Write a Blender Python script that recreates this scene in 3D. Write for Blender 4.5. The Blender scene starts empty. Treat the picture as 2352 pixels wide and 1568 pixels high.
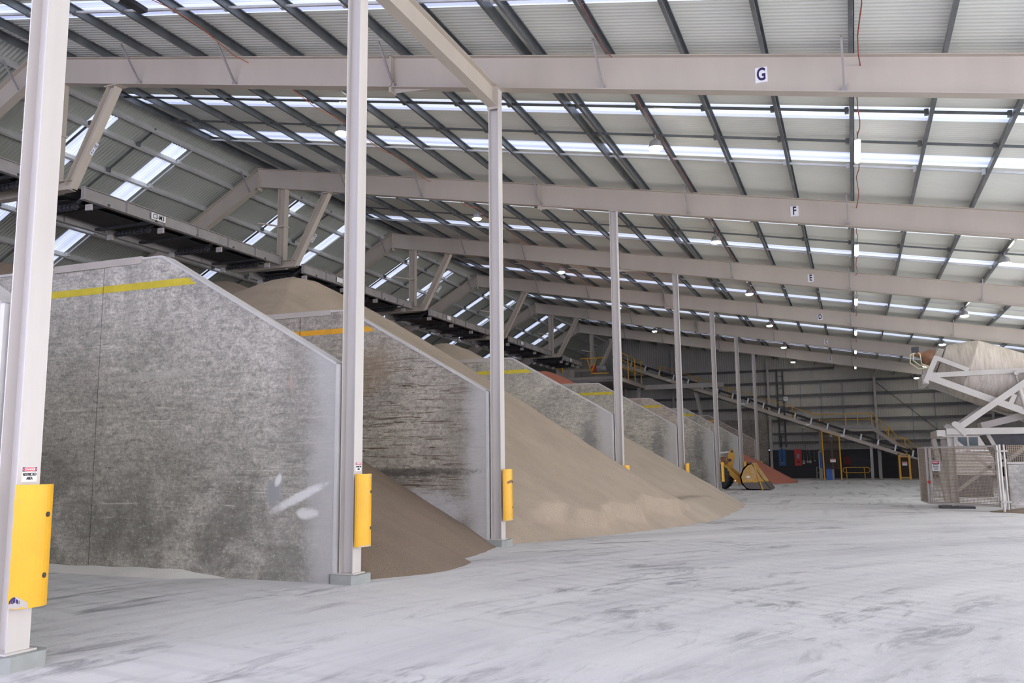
import bpy, bmesh, math, random
from mathutils import Vector, Matrix, noise as mnoise
random.seed(7)
SC = bpy.context.scene
COL = SC.collection
V = Vector
PI = math.pi

# ------------------------------------------------------------------ materials
class NT:
    def __init__(s, name):
        s.m = bpy.data.materials.new(name); s.m.use_nodes = True
        s.t = s.m.node_tree; s.t.nodes.clear()
        s.out = s.n('ShaderNodeOutputMaterial'); s.b = s.n('ShaderNodeBsdfPrincipled')
        s.l(s.b.outputs[0], s.out.inputs[0])
        s.pos = s.n('ShaderNodeNewGeometry').outputs['Position']
    def n(s, k): return s.t.nodes.new(k)
    def l(s, a, b): s.t.links.new(a, b)
    def put(s, sock, v):
        if hasattr(v, 'is_output'): s.l(v, sock)
        elif isinstance(v, (tuple, list)): sock.default_value = (*v, 1.0)[:len(sock.default_value)]
        else: sock.default_value = v
    def map(s, scale=(1, 1, 1), loc=(0, 0, 0), rot=(0, 0, 0), vec=None):
        k = s.n('ShaderNodeMapping'); s.l(vec or s.pos, k.inputs[0])
        k.inputs['Scale'].default_value = scale; k.inputs['Location'].default_value = loc; k.inputs['Rotation'].default_value = rot
        return k.outputs[0]
    def noise(s, scale=1, detail=4, rough=.55, dist=0, vec=None):
        k = s.n('ShaderNodeTexNoise'); s.l(vec or s.pos, k.inputs['Vector'])
        k.inputs['Scale'].default_value = scale; k.inputs['Detail'].default_value = detail
        k.inputs['Roughness'].default_value = rough; k.inputs['Distortion'].default_value = dist
        return k.outputs[0]
    def ramp(s, f, stops):
        k = s.n('ShaderNodeValToRGB'); s.l(f, k.inputs[0]); e = k.color_ramp.elements
        while len(e) < len(stops): e.new(.5)
        for q, (p, c) in zip(e, stops):
            q.position = p; q.color = (*c, 1) if isinstance(c, tuple) else (c, c, c, 1)
        return k.outputs[0]
    def mix(s, f, a, b, mode='MIX'):
        k = s.n('ShaderNodeMix'); k.data_type = 'RGBA'; k.blend_type = mode
        s.put(k.inputs[0], f); s.put(k.inputs[6], a); s.put(k.inputs[7], b)
        return k.outputs[2]
    def math(s, op, a, b=0.0, clamp=False):
        k = s.n('ShaderNodeMath'); k.operation = op; k.use_clamp = clamp
        s.put(k.inputs[0], a); s.put(k.inputs[1], b); return k.outputs[0]
    def rng(s, v, a, b, c=0.0, d=1.0):
        k = s.n('ShaderNodeMapRange'); k.clamp = True; k.interpolation_type = 'SMOOTHSTEP'
        s.put(k.inputs[0], v); k.inputs[1].default_value = a; k.inputs[2].default_value = b
        k.inputs[3].default_value = c; k.inputs[4].default_value = d; return k.outputs[0]
    def sep(s, vec=None):
        k = s.n('ShaderNodeSeparateXYZ'); s.l(vec or s.pos, k.inputs[0]); return k.outputs
    def comb(s, x, y, z=0.0):
        k = s.n('ShaderNodeCombineXYZ'); s.put(k.inputs[0], x); s.put(k.inputs[1], y); s.put(k.inputs[2], z); return k.outputs[0]
    def bump(s, h, strength=.3, dist=.02):
        k = s.n('ShaderNodeBump'); s.l(h, k.inputs['Height']); k.inputs['Strength'].default_value = strength
        k.inputs['Distance'].default_value = dist; s.l(k.outputs[0], s.b.inputs['Normal'])
    def fin(s, col, rough=.7, metal=0.0, spec=None):
        s.put(s.b.inputs['Base Color'], col); s.put(s.b.inputs['Roughness'], rough); s.b.inputs['Metallic'].default_value = metal
        if spec is not None: s.b.inputs['Specular IOR Level'].default_value = spec
        return s.m

def painted(name, c, rough=.5, var=.12, scale=3.0, metal=0.0, wear=None, stretch=(1, 1, 1)):
    t = NT(name); f = t.noise(scale, 5, .6, vec=t.map(stretch))
    lo = tuple(x * (1 - var) for x in c); hi = tuple(min(1, x * (1 + var)) for x in c)
    col = t.ramp(f, [(.3, lo), (.7, hi)])
    if wear:
        g = t.noise(scale * 6, 6, .7); col = t.mix(t.rng(g, .62, .70), col, wear)
    return t.fin(col, rough, metal)

def flat(name, c, rough=.6, metal=0.0):
    t = NT(name); f = t.noise(9, 3); return t.fin(t.ramp(f, [(.3, tuple(x * .96 for x in c)), (.7, c)]), rough, metal)

def emit(name, c, s):
    t = NT(name); t.b.inputs['Emission Color'].default_value = (*c, 1); t.b.inputs['Emission Strength'].default_value = s
    return t.fin((.8, .8, .8), .4)

M = {}
M['steel'] = painted('cream_steel_paint', (.52, .462, .385), .45, .06, 1.2, stretch=(1, 1, .25))
M['column'] = painted('column_paint', (.57, .535, .50), .45, .05, 1.5, stretch=(3, 3, .3))
M['galv'] = painted('galvanised_purlin', (.20, .215, .225), .40, .25, 2.0, .6)
M['galv_lit'] = painted('lit_galvanised', (.58, .58, .57), .45, .12, 2.0, .1)  # paler copy of galv: the light falling on the steel is in the colour
M['grey_steel'] = painted('grey_steel', (.33, .31, .30), .5, .12, 2.0)
M['dark_steel'] = painted('dark_steel', (.045, .045, .05), .55, .3, 4.0)
M['belt'] = painted('black_belt_rubber', (.03, .03, .032), .6, .3, 3.0)
M['black_clad'] = painted('black_cladding', (.012, .013, .015), .5, .4, 1.0, stretch=(1, 1, 4))
M['yellow'] = painted('yellow_guard_paint', (.80, .42, .010), .4, .08, 2.0, wear=(.62, .36, .08))
M['rail'] = painted('yellow_rail_paint', (.80, .42, .03), .45, .12, 3.0)
M['white_sign'] = flat('white_sign_face', (.86, .86, .86), .4)
M['red_sign'] = flat('red_sign_ink', (.75, .02, .05), .4)
M['black_ink'] = flat('black_sign_ink', (.012, .012, .02), .4)
M['purple_ink'] = flat('dark_purple_ink', (.03, .015, .09), .4)
M['rubber'] = painted('tyre_rubber', (.025, .025, .028), .75, .3, 6.0)
M['loader'] = painted('loader_yellow', (.66, .36, .05), .45, .12, 2.5, wear=(.3, .2, .1))
M['chrome'] = flat('chrome_rod', (.8, .82, .85), .12, 1.0)
M['mixer'] = painted('mixer_cream_paint', (.50, .475, .43), .5, .07, 2.0)
M['mesh'] = painted('dusty_mesh', (.33, .27, .21), .6, .18, 1.5)
M['frame_grey'] = painted('dusty_grey_frame', (.47, .44, .41), .6, .1, 2.0)
M['brown_mesh'] = painted('brown_mesh', (.085, .055, .03), .7, .2, 1.5)
M['blue'] = flat('blue_paint', (.02, .12, .34), .5)
M['blue_plastic'] = flat('bright_blue_plastic', (.06, .17, .55), .5)
M['red'] = flat('red_paint', (.62, .045, .045), .5)
M['dark_red'] = flat('dark_red_canvas', (.13, .018, .018), .7)
M['orange_cable'] = flat('orange_cable', (.62, .13, .03), .6)
M['red_cable'] = flat('red_cable', (.30, .07, .05), .6)
M['hose'] = flat('cream_hose', (.72, .68, .45), .5)
M['rust'] = painted('rusty_gearbox', (.26, .13, .07), .6, .4, 5.0)
M['stripe_yellow'] = painted('yellow_line_paint', (.66, .53, .04), .7, .14, 3.0, wear=(.45, .42, .2))
M['stripe_orange'] = painted('orange_line_paint', (.80, .40, .025), .7, .12, 3.0)
M['lamp_body'] = flat('lamp_body', (.5, .5, .5), .4, .5)
M['plinth'] = painted('grey_plinth', (.31, .325, .31), .8, .1, 5.0)
M['cap'] = painted('cream_cap_steel', (.47, .43, .385), .55, .08, 2.0)
M['back_paint'] = painted('wall_edge_steel', (.58, .56, .55), .6, .08, 2.0)
M['glass_dark'] = flat('dark_window', (.08, .10, .11), .15)
M['green_rail'] = flat('pale_green_rail', (.30, .34, .25), .5)
SKY_S, LAMP_S, BATTEN_S, WORLD_S, EXPO = .64, 125.0, 5.0, 2.95, 0.28
M['lens'] = emit('lamp_lens', (1, .96, .83), LAMP_S)
M['tube'] = emit('tube_lens', (1, .97, 1), BATTEN_S)
M['amber'] = emit('amber_marker', (1, .25, .01), 1.5)

def m_sheet(name, a, b):
    t = NT(name); x = t.sep()
    f = t.noise(.35, 4, .6, vec=t.map((.3, 1, 1)))
    col = t.ramp(f, [(.3, a), (.7, b)])
    g = t.noise(1.4, 6, .7, 1.0, vec=t.map((.25, 2.5, 1)))
    col = t.mix(t.rng(g, .64, .72, 0, .35), col, (.48, .38, .28))
    return t.fin(col, .62)
M['girt'] = painted('dark_girt', (.10, .095, .09), .5, .2, 2.0)
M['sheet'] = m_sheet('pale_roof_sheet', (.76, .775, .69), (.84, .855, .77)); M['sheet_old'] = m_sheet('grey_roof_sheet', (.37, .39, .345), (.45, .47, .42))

def m_wallsheet():
    t = NT('grey_wall_sheet'); f = t.noise(.5, 4, .6)
    return t.fin(t.ramp(f, [(.3, (.42, .41, .365)), (.7, (.50, .485, .43))]), .6)
M['wallsheet'] = m_wallsheet()

def m_sky():
    t = NT('translucent_skylight'); y = t.sep()[1]
    w = t.math('SINE', t.math('MULTIPLY', y, 2 * PI / .1))
    col = t.mix(t.rng(w, -.9, .2), (.46, .53, .92), (.82, .91, 1.05))
    t.l(col, t.b.inputs['Emission Color']); t.b.inputs['Emission Strength'].default_value = SKY_S
    return t.fin((.8, .85, .9), .4)
M['sky'] = m_sky()

def m_concrete(name, base, streak, streakc, blotch=.35, spray=1.0, seed=0.0, marks=(), thr=.575):
    t = NT(name); X, Y, Z = t.sep()[:3]
    p = t.map(loc=(seed, seed * 2, seed * 3))
    a = t.noise(.75, 6, .62, .4, vec=p)
    col = t.ramp(a, [(.28, tuple(x * (1 - blotch) for x in base)), (.5, base), (.75, tuple(min(1, x * 1.28) for x in base))])
    n5 = t.noise(6, 8, .78, .3, vec=t.map((1, 1, 1.6), loc=(seed, 3, 0)))
    col = t.mix(.8, col, t.ramp(n5, [(.34, .5), (.5, 1.0), (.68, 1.45)]), 'MULTIPLY')
    n6 = t.noise(1.0, 6, .75, .4, vec=t.map((2.2, 1, 30), loc=(seed, 0, 2)))
    col = t.mix(.4, col, t.ramp(n6, [(.36, .6), (.5, 1.0), (.66, 1.4)]), 'MULTIPLY')
    n7 = t.noise(34, 4, .8, vec=p); col = t.mix(.7, col, t.ramp(n7, [(.36, .62), (.5, 1.0), (.64, 1.38)]), 'MULTIPLY')
    # fine pitted speckle, denser where the wall has been scraped low down
    b = t.noise(22, 5, .75, vec=p); low = t.rng(Z, 2.9, .5)
    c = t.noise(1.1, 4, .6, .6, vec=t.map(loc=(seed + 4, 0, seed)))
    scr = t.math('MULTIPLY', low, t.rng(c, .34, .66))
    col = t.mix(t.math('MULTIPLY', scr, .75), col, tuple(x * .34 for x in base))
    col = t.mix(t.math('MULTIPLY', t.rng(b, .56, .66), .34), col, tuple(min(1, x * 2.2) for x in base))
    col = t.mix(t.math('MULTIPLY', t.rng(b, .44, .36), .45), col, tuple(x * .45 for x in base))
    # long horizontal scrape lines
    s = t.noise(1.0, 6, .78, 1.0, vec=t.map((.75, 1, 17), loc=(seed, 0, seed)))
    band = t.math('MULTIPLY', t.rng(Z, 4.3, 3.4), t.rng(Z, .1, 1.3))
    col = t.mix(t.math('MULTIPLY', t.math('MULTIPLY', t.rng(s, thr, thr + .05), band), streak), col, streakc)
    s2 = t.noise(1.0, 4, .7, .5, vec=t.map((.7, 1, 14), loc=(seed + 9, 0, seed)))
    col = t.mix(t.math('MULTIPLY', t.math('MULTIPLY', t.rng(s2, .63, .68), band), .45), col, tuple(min(1, x * 1.9) for x in base))
    # rain-wash below the cap
    v = t.noise(1.0, 4, .6, vec=t.map((2.6, 1, .25), loc=(seed, 0, 0)))
    col = t.mix(t.math('MULTIPLY', t.math('MULTIPLY', t.rng(v, .48, .66), t.rng(Z, 3.0, 5.0)), .5), col, tuple(x * .55 for x in base))
    # pale sprayed band of paint at the front edge, with a dark overspray edge
    e = t.math('ADD', X, t.math('MULTIPLY', t.noise(1.6, 3, .5, vec=p), .55))
    col = t.mix(t.math('MULTIPLY', t.math('MULTIPLY', t.rng(e, -7.75, -7.25), .5 * spray), t.rng(a, .3, .6)), col, tuple(x * .5 for x in base))
    col = t.mix(t.rng(e, -7.2, -6.75, 0, .8 * spray), col, (.50, .49, .475))
    for cx, cz, rx, rz, ang, amt, cc in marks:
        ca, sa = math.cos(ang), math.sin(ang); ddx = t.math('SUBTRACT', X, cx); ddz = t.math('SUBTRACT', Z, cz)
        u_ = t.math('ADD', t.math('MULTIPLY', ddx, ca / rx), t.math('MULTIPLY', ddz, sa / rx)); v_ = t.math('ADD', t.math('MULTIPLY', ddx, -sa / rz), t.math('MULTIPLY', ddz, ca / rz))
        q_ = t.math('ADD', t.math('ADD', t.math('MULTIPLY', u_, u_), t.math('MULTIPLY', v_, v_)), t.math('MULTIPLY', t.math('SUBTRACT', n5, .5), 3.4))
        col = t.mix(t.rng(q_, 1.6, .15, 0, amt), col, cc)
    h = t.math('ADD', t.math('MULTIPLY', b, .5), s); t.bump(h, .25, .012)
    return t.fin(col, .85)
M['conc1'] = m_concrete('scraped_concrete', (.47, .445, .40), .25, (.08, .06, .045), .3, 1.0, 0.0, [(-7.87, 1.22, .14, .20, 0, 1.0, (.36, .36, .37)), (-7.80, 1.42, .05, .10, -.4, 1.0, (.8, .79, .78)), (-7.45, 1.17, .48, .07, .42, 1.0, (.76, .75, .74)), (-7.30, .95, .18, .08, .1, 1.0, (.74, .72, .70)), (-10.2, 3.05, .75, .06, .02, .5, (.60, .58, .53)), (-7.62, 2.83, .03, .14, .1, .7, (.55, .40, .33))])
M['conc2'] = m_concrete('rust_streaked_concrete', (.39, .355, .305), .92, (.095, .062, .038), .35, 1.0, 13.0, [(-8.8, 1.45, 1.7, .10, 0, .75, (.05, .045, .04)), (-8.3, .72, 1.0, .38, 0, .6, (.60, .60, .62)), (-9.6, 3.6, .7, .5, .5, .45, (.30, .21, .12))], .535)
M['conc3'] = m_concrete('pale_grey_concrete', (.45, .425, .36), .45, (.09, .07, .05), .28, 1.0, 31.0, [(-7.62, 2.2, .24, .75, 0, .6, (.17, .17, .18))])
M['conc4'] = m_concrete('brown_grey_concrete', (.30, .27, .235), .4, (.07, .055, .045), .3, .0, 47.0)

M['conc5'] = m_concrete('whitewashed_concrete', (.62, .60, .56), .2, (.3, .28, .25), .25, .0, 77.0)

def m_floor():
    t = NT('dusty_floor'); X, Y, Z = t.sep()[:3]
    # sweeping tyre tracks turn about a point off to the right
    dx = t.math('SUBTRACT', X, 15.0); dy = t.math('SUBTRACT', Y, 3.0)
    r = t.math('SQRT', t.math('ADD', t.math('MULTIPLY', dx, dx), t.math('MULTIPLY', dy, dy)))
    an = t.math('ARCTAN2', dy, dx)
    v = t.comb(t.math('MULTIPLY', r, 1.3), t.math('MULTIPLY', an, 2.4))
    a = t.noise(.8, 7, .68, .5, vec=v)
    col = t.ramp(a, [(.28, (.52, .515, .53)), (.50, (.67, .665, .67)), (.72, (.76, .755, .75))])
    # worn dark wheel-marks, broken up along their length
    v2 = t.comb(t.math('MULTIPLY', r, 2.6), t.math('MULTIPLY', an, 14.0))
    g = t.noise(.9, 8, .74, .9, vec=v2); k = t.noise(.15, 4, .6, .4, vec=t.map(loc=(3, 8, 0)))
    col = t.mix(t.math('MULTIPLY', t.rng(g, .50, .66), t.rng(k, .38, .56, 0, .85)), col, (.25, .245, .26))
    q = t.noise(3.2, 7, .75, .3); col = t.mix(t.rng(q, .60, .72, 0, .45), col, (.26, .255, .26)); col = t.mix(t.rng(q, .42, .30, 0, .5), col, (.70, .695, .69))
    # long marks along the aisle farther in
    h = t.noise(1.0, 6, .7, .6, vec=t.map((1.5, .17, 1), loc=(7, 2, 0)))
    col = t.mix(t.math('MULTIPLY', t.rng(h, .52, .66), t.rng(Y, 22, 42, 0, .75)), col, (.25, .245, .25))
    # drifts of white dust
    d = t.noise(.22, 5, .6, .5, vec=t.map(loc=(11, 5, 0)))
    col = t.mix(t.rng(d, .52, .70, 0, .6), col, (.74, .735, .72))
    # tread ribs and grit
    rib = t.math('SINE', t.math('ADD', t.math('MULTIPLY', an, 330.0), t.math('MULTIPLY', a, 9.0)))
    col = t.mix(t.math('MULTIPLY', t.math('MULTIPLY', t.rng(rib, .2, .9), t.rng(k, .45, .6)), .22), col, (.36, .355, .37))
    f = t.noise(18, 5, .7)
    col = t.mix(t.rng(f, .66, .74, 0, .6), col, (.30, .29, .28))
    hh = t.math('ADD', t.math('MULTIPLY', f, .6), t.math('ADD', t.math('MULTIPLY', rib, .10), g))
    t.bump(hh, .6, .03)
    return t.fin(col, .8)
M['floor'] = m_floor()

def m_grain(name, c, speck, lighter):
    t = NT(name); f = t.noise(70, 3, .8); a = t.noise(.6, 5, .6, .4, vec=t.map((1, 2, 1)))
    col = t.ramp(a, [(.3, tuple(x * .88 for x in c)), (.7, tuple(x * 1.1 for x in c))])
    col = t.mix(t.rng(f, .55, .68, 0, .8), col, lighter)
    col = t.mix(t.rng(f, .46, .34, 0, .8), col, speck)
    t.bump(f, .6, .02)
    return t.fin(col, .9)
M['grain'] = m_grain('tan_granules', (.43, .35, .268), (.25, .195, .14), (.56, .48, .39))
M['grain_pale'] = m_grain('pale_tan_granules', (.46, .38, .30), (.29, .235, .175), (.6, .52, .43))
M['grain_dark'] = m_grain('dark_brown_granules', (.23, .172, .125), (.10, .07, .05), (.40, .32, .25))
M['grain_red'] = m_grain('salmon_red_granules', (.50, .175, .115), (.36, .11, .07), (.6, .26, .19))
M['dust'] = m_grain('pale_dust', (.74, .72, .69), (.6, .58, .55), (.82, .80, .78))

def m_drum():
    t = NT('mixer_drum_paint'); f = t.noise(1.0, 5, .65, .3, vec=t.map((9, 1.4, 1.4), rot=(0, .384, 0)))
    col = t.ramp(f, [(.3, (.36, .31, .25)), (.6, (.54, .49, .42))])
    return t.fin(col, .6)
M['drum'] = m_drum()
def m_bucket():
    t = NT('worn_bucket_paint'); X, Y, Z = t.sep()[:3]
    e = t.math('ADD', Z, t.math('MULTIPLY', t.noise(2.2, 4, .6), .5))
    f = t.noise(2.0, 4, .6)
    col = t.ramp(f, [(.35, (.56, .32, .08)), (.65, (.62, .46, .25))])
    col = t.mix(t.rng(e, .80, .76), col, (.70, .40, .04))
    col = t.mix(t.rng(e, .70, .66), col, (.15, .13, .115))
    return t.fin(col, .5)
M['bucket'] = m_bucket()

# ------------------------------------------------------------------ mesh building
class MB:
    def __init__(s): s.v = []; s.f = []; s.sm = []
    def add(s, vs, fs, smooth=False):
        o = len(s.v); s.v += [V(p) for p in vs]
        for f in fs: s.f.append([i + o for i in f]); s.sm.append(smooth)
        return s
    def box(s, a, b):
        x0, y0, z0 = a; x1, y1, z1 = b
        return s.add([(x0, y0, z0), (x1, y0, z0), (x1, y1, z0), (x0, y1, z0), (x0, y0, z1), (x1, y0, z1), (x1, y1, z1), (x0, y1, z1)],
                     [(0, 3, 2, 1), (4, 5, 6, 7), (0, 1, 5, 4), (1, 2, 6, 5), (2, 3, 7, 6), (3, 0, 4, 7)])
    def bar(s, p0, p1, w, h, up=(0, 0, 1), shift=0.0):
        """box from p0 to p1, h thick along 'up' (made square to the run), w along the third axis"""
        p0 = V(p0); p1 = V(p1); d = (p1 - p0).normalized(); u = V(up); u = (u - d * u.dot(d))
        if u.length < 1e-5: u = V((1, 0, 0)) - d * d.x
        u.normalize(); c = d.cross(u); vs = []
        for q in (p0, p1):
            for a, b in ((-1, -1), (1, -1), (1, 1), (-1, 1)): vs.append(q + c * (a * w / 2) + u * (b * h / 2 + shift))
        return s.add(vs, [(0, 3, 2, 1), (4, 5, 6, 7), (0, 1, 5, 4), (1, 2, 6, 5), (2, 3, 7, 6), (3, 0, 4, 7)])
    def ibeam(s, p0, p1, depth, bf, up=(0, 0, 1), tw=.012, tf=.016):
        """centre line p0-p1; web depth along 'up'"""
        s.bar(p0, p1, tw, depth - 2 * tf, up); s.bar(p0, p1, bf, tf, up, depth / 2 - tf / 2); s.bar(p0, p1, bf, tf, up, -depth / 2 + tf / 2)
        return s
    def tube(s, pts, r, n=8, smooth=True, caps=True):
        pts = [V(p) for p in pts]; k = len(pts); vs = []; fs = []; prev = None
        for i, p in enumerate(pts):
            d = (pts[min(i + 1, k - 1)] - pts[max(i - 1, 0)]).normalized()
            if prev is None:
                u = V((0, 0, 1)) if abs(d.z) < .9 else V((1, 0, 0))
            else: u = prev
            u = (u - d * u.dot(d)).normalized(); prev = u; c = d.cross(u)
            rr = r[i] if isinstance(r, (list, tuple)) else r
            for j in range(n):
                t = 2 * PI * j / n; vs.append(p + u * (rr * math.cos(t)) + c * (rr * math.sin(t)))
        for i in range(k - 1):
            for j in range(n): fs.append((i * n + j, i * n + (j + 1) % n, (i + 1) * n + (j + 1) % n, (i + 1) * n + j))
        s.add(vs, fs, smooth)
        if caps:
            s.add(vs[:n], [tuple(range(n))[::-1]]); s.add(vs[-n:], [tuple(range(n))])
        return s
    def prism(s, poly, a, b, axis='y'):
        """poly of 2D points: axis y -> (x,z); axis x -> (y,z); axis z -> (x,y)"""
        def P(p, t): return {'y': (p[0], t, p[1]), 'x': (t, p[0], p[1]), 'z': (p[0], p[1], t)}[axis]
        n = len(poly); vs = [P(p, a) for p in poly] + [P(p, b) for p in poly]
        fs = [tuple(range(n)), tuple(range(2 * n - 1, n - 1, -1))]
        for i in range(n): fs.append((i, i + n, (i + 1) % n + n, (i + 1) % n))
        return s.add(vs, fs)
    def lathe(s, o, d, prof, n=32, smooth=True):
        o = V(o); d = V(d).normalized(); u = V((0, 1, 0)) if abs(d.y) < .9 else V((1, 0, 0))
        u = (u - d * u.dot(d)).normalized(); c = d.cross(u); vs = []; fs = []; k = len(prof)
        for t, r in prof:
            for j in range(n):
                a = 2 * PI * j / n; vs.append(o + d * t + u * (r * math.cos(a)) + c * (r * math.sin(a)))
        for i in range(k - 1):
            for j in range(n): fs.append((i * n + j, i * n + (j + 1) % n, (i + 1) * n + (j + 1) % n, (i + 1) * n + j))
        s.add(vs, fs, smooth); s.add(vs[:n], [tuple(range(n))[::-1]]); s.add(vs[-n:], [tuple(range(n))])
        return s
    def quad(s, a, b, c, d): return s.add([a, b, c, d], [(0, 1, 2, 3)])
    def build(s, name, mat, parent=None, bevel=0.0, fix=True):
        me = bpy.data.meshes.new(name)
        o0 = V((0, 0, 0)); p = parent
        while p is not None: o0 = o0 + V(p.location); p = p.parent
        me.from_pydata([v - o0 for v in s.v], [], s.f)
        if fix:
            bm = bmesh.new(); bm.from_mesh(me); bmesh.ops.recalc_face_normals(bm, faces=bm.faces); bm.to_mesh(me); bm.free()
        for pl, q in zip(me.polygons, s.sm): pl.use_smooth = q
        me.materials.append(M[mat] if isinstance(mat, str) else mat)
        o = bpy.data.objects.new(name, me); COL.objects.link(o)
        if parent is not None: o.parent = parent
        if bevel:
            b = o.modifiers.new('bevel', 'BEVEL'); b.width = bevel; b.segments = 2; b.limit_method = 'ANGLE'
        return o

def tag(o, label=None, cat=None, group=None, kind=None):
    if label: o['label'] = label
    if cat: o['category'] = cat
    if group: o['group'] = group
    if kind: o['kind'] = kind
    return o
def thing(name, loc, label, cat, group=None):
    o = bpy.data.objects.new(name, None); COL.objects.link(o); o.location = loc; o.empty_display_size = .2
    return tag(o, label, cat, group)
def copy_tree(o, parent=None):
    c = o.copy(); COL.objects.link(c); c.parent = parent
    for ch in list(o.children): copy_tree(ch, c)
    return c

def text_mesh(body, size, xs=1.0, bold=.003, spacing=1.0):
    cu = bpy.data.curves.new('lettering', 'FONT'); cu.body = body; cu.size = size; cu.align_x = 'CENTER'; cu.align_y = 'CENTER'
    cu.extrude = .002; cu.space_character = spacing; cu.offset = size * bold
    o = bpy.data.objects.new('lettering', cu); COL.objects.link(o)
    dg = bpy.context.evaluated_depsgraph_get(); dg.update()
    me = bpy.data.meshes.new_from_object(o.evaluated_get(dg))
    vs = [(v.co.x * xs, v.co.y, v.co.z) for v in me.vertices]; fs = [tuple(p.vertices) for p in me.polygons]
    bpy.data.objects.remove(o); bpy.data.curves.remove(cu); bpy.data.meshes.remove(me)
    return vs, fs
def put_text(name, body, size, c, right, up, mat, parent, xs=1.0, bold=.003):
    c = V(c); r = V(right).normalized(); u = V(up).normalized(); n = r.cross(u)
    vs, fs = text_mesh(body, size, xs, bold)
    m = MB(); m.add([c + r * x + u * y + n * (z + .002) for x, y, z in vs], fs)
    return m.build(name, mat, parent, fix=False)
def plate(c, right, up, w, h, t=.006):
    """thin plate centred at c, its face looking along right x up"""
    c = V(c); r = V(right).normalized(); u = V(up).normalized(); n = r.cross(u); vs = []
    for k in (0, 1):
        for a, b in ((-1, -1), (1, -1), (1, 1), (-1, 1)): vs.append(c + r * (a * w / 2) + u * (b * h / 2) - n * (t * (1 - k)))
    return MB().add(vs, [(0, 3, 2, 1), (4, 5, 6, 7), (0, 1, 5, 4), (1, 2, 6, 5), (2, 3, 7, 6), (3, 0, 4, 7)])
def ellipse(c, right, up, w, h, n=28, t=.002):
    c = V(c); r = V(right).normalized(); u = V(up).normalized(); nn = r.cross(u)
    vs = [c + r * (w / 2 * math.cos(2 * PI * i / n)) + u * (h / 2 * math.sin(2 * PI * i / n)) + nn * t for i in range(n)]
    return MB().add(vs, [tuple(range(n))])

# ------------------------------------------------------------------ dimensions
XC = -6.663                       # line of the columns
FR = [('G', 16.286), ('F', 26.127), ('E', 36.41), ('D', 46.69), ('C', 56.97), ('B', 67.25)]
FY = dict(FR); FY['H'] = 5.48
S1, S2 = .1829, .566              # right (shallow) and left (steep) roof slopes
XR, XL, XA = 14.0, -33.5, -20.3   # right eave, left eave, ridge
YB, YF0 = 77.53, -9.0             # back wall, open front
def zb(x): return 9.4747 - S1 * (x - XC)              # underside of the right rafter
def zt(x): return zb(x) + .73                         # its top
def zlt(x): return zt(XA) + .02 + S2 * (x - XA)       # top of the left rafter (falls to the left)
def zlb(x): return zb(XA) + .02 + S2 * (x - XA)
def zsheet(x): return zt(x) + .215 if x >= XA else zlt(x) + .235

# ------------------------------------------------------------------ setting: floor, roof, walls
fl = MB(); nx, ny = 52, 88
for i in range(nx + 1):
    for j in range(ny + 1):
        fl.v.append(V((XL - 1 + (XR - XL + 3) * i / nx, YF0 - 1 + (YB - YF0 + 2) * j / ny, 0)))
for i in range(nx):
    for j in range(ny):
        a = i * (ny + 1) + j; fl.f.append([a, a + ny + 1, a + ny + 2, a + 1]); fl.sm.append(False)
tag(fl.build('floor', 'floor', fix=False), 'dusty pale concrete floor with sweeping tyre marks', 'floor', kind='structure')

SKYL = [(8.6, 9.3), (13.7, 14.42), (19.25, 20.0), (22.35, 23.08), (29.48, 30.12), (33.37, 34.02), (39.9, 40.6), (44.2, 44.95),
        (50.35, 50.97), (54.3, 55.06), (61.2, 62.0), (65.25, 66.1)]
def corrugated(mb, y0, y1, xs, p=.127, a=.017, q=4):
    n = max(2, int(round((y1 - y0) / (p / q)))); o = len(mb.v)
    for i in range(n + 1):
        y = y0 + (y1 - y0) * i / n
        for x in xs: mb.v.append(V((x, y, zsheet(x) + a * math.cos(2 * PI * y / p))))
    k = len(xs)
    for i in range(n):
        for j in range(k - 1):
            mb.f.append([o + i * k + j, o + i * k + j + 1, o + (i + 1) * k + j + 1, o + (i + 1) * k + j]); mb.sm.append(True)
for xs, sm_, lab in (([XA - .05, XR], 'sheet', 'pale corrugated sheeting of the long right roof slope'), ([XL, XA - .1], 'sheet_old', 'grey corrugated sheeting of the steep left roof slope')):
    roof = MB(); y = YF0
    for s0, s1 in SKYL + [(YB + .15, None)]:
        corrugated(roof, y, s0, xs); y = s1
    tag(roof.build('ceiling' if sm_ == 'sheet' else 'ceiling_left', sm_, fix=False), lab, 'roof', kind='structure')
for i, (s0, s1) in enumerate(SKYL):
    for k, (xs, side) in enumerate((([XA + .35, XR], 'right'), ([XL, XA - .75], 'steep left'))):
        w = MB(); corrugated(w, s0, s1, xs)
        tag(w.build('window_%d' % (2 * i + k + 1), 'sky', fix=False), 'translucent daylight strip number %d from the front in the %s roof slope' % (i + 1, side), 'skylight', kind='structure')
        e = MB()
# the short pieces of opaque sheet that close the strips at the ridge
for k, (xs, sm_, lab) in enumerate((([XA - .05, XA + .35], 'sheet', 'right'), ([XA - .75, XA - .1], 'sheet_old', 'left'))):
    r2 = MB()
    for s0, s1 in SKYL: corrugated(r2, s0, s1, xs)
    tag(r2.build('trim_%d' % (3 + k), sm_, fix=False), 'opaque ridge sheets closing the ends of the %s daylight strips' % lab, 'roof', kind='structure')

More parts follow.
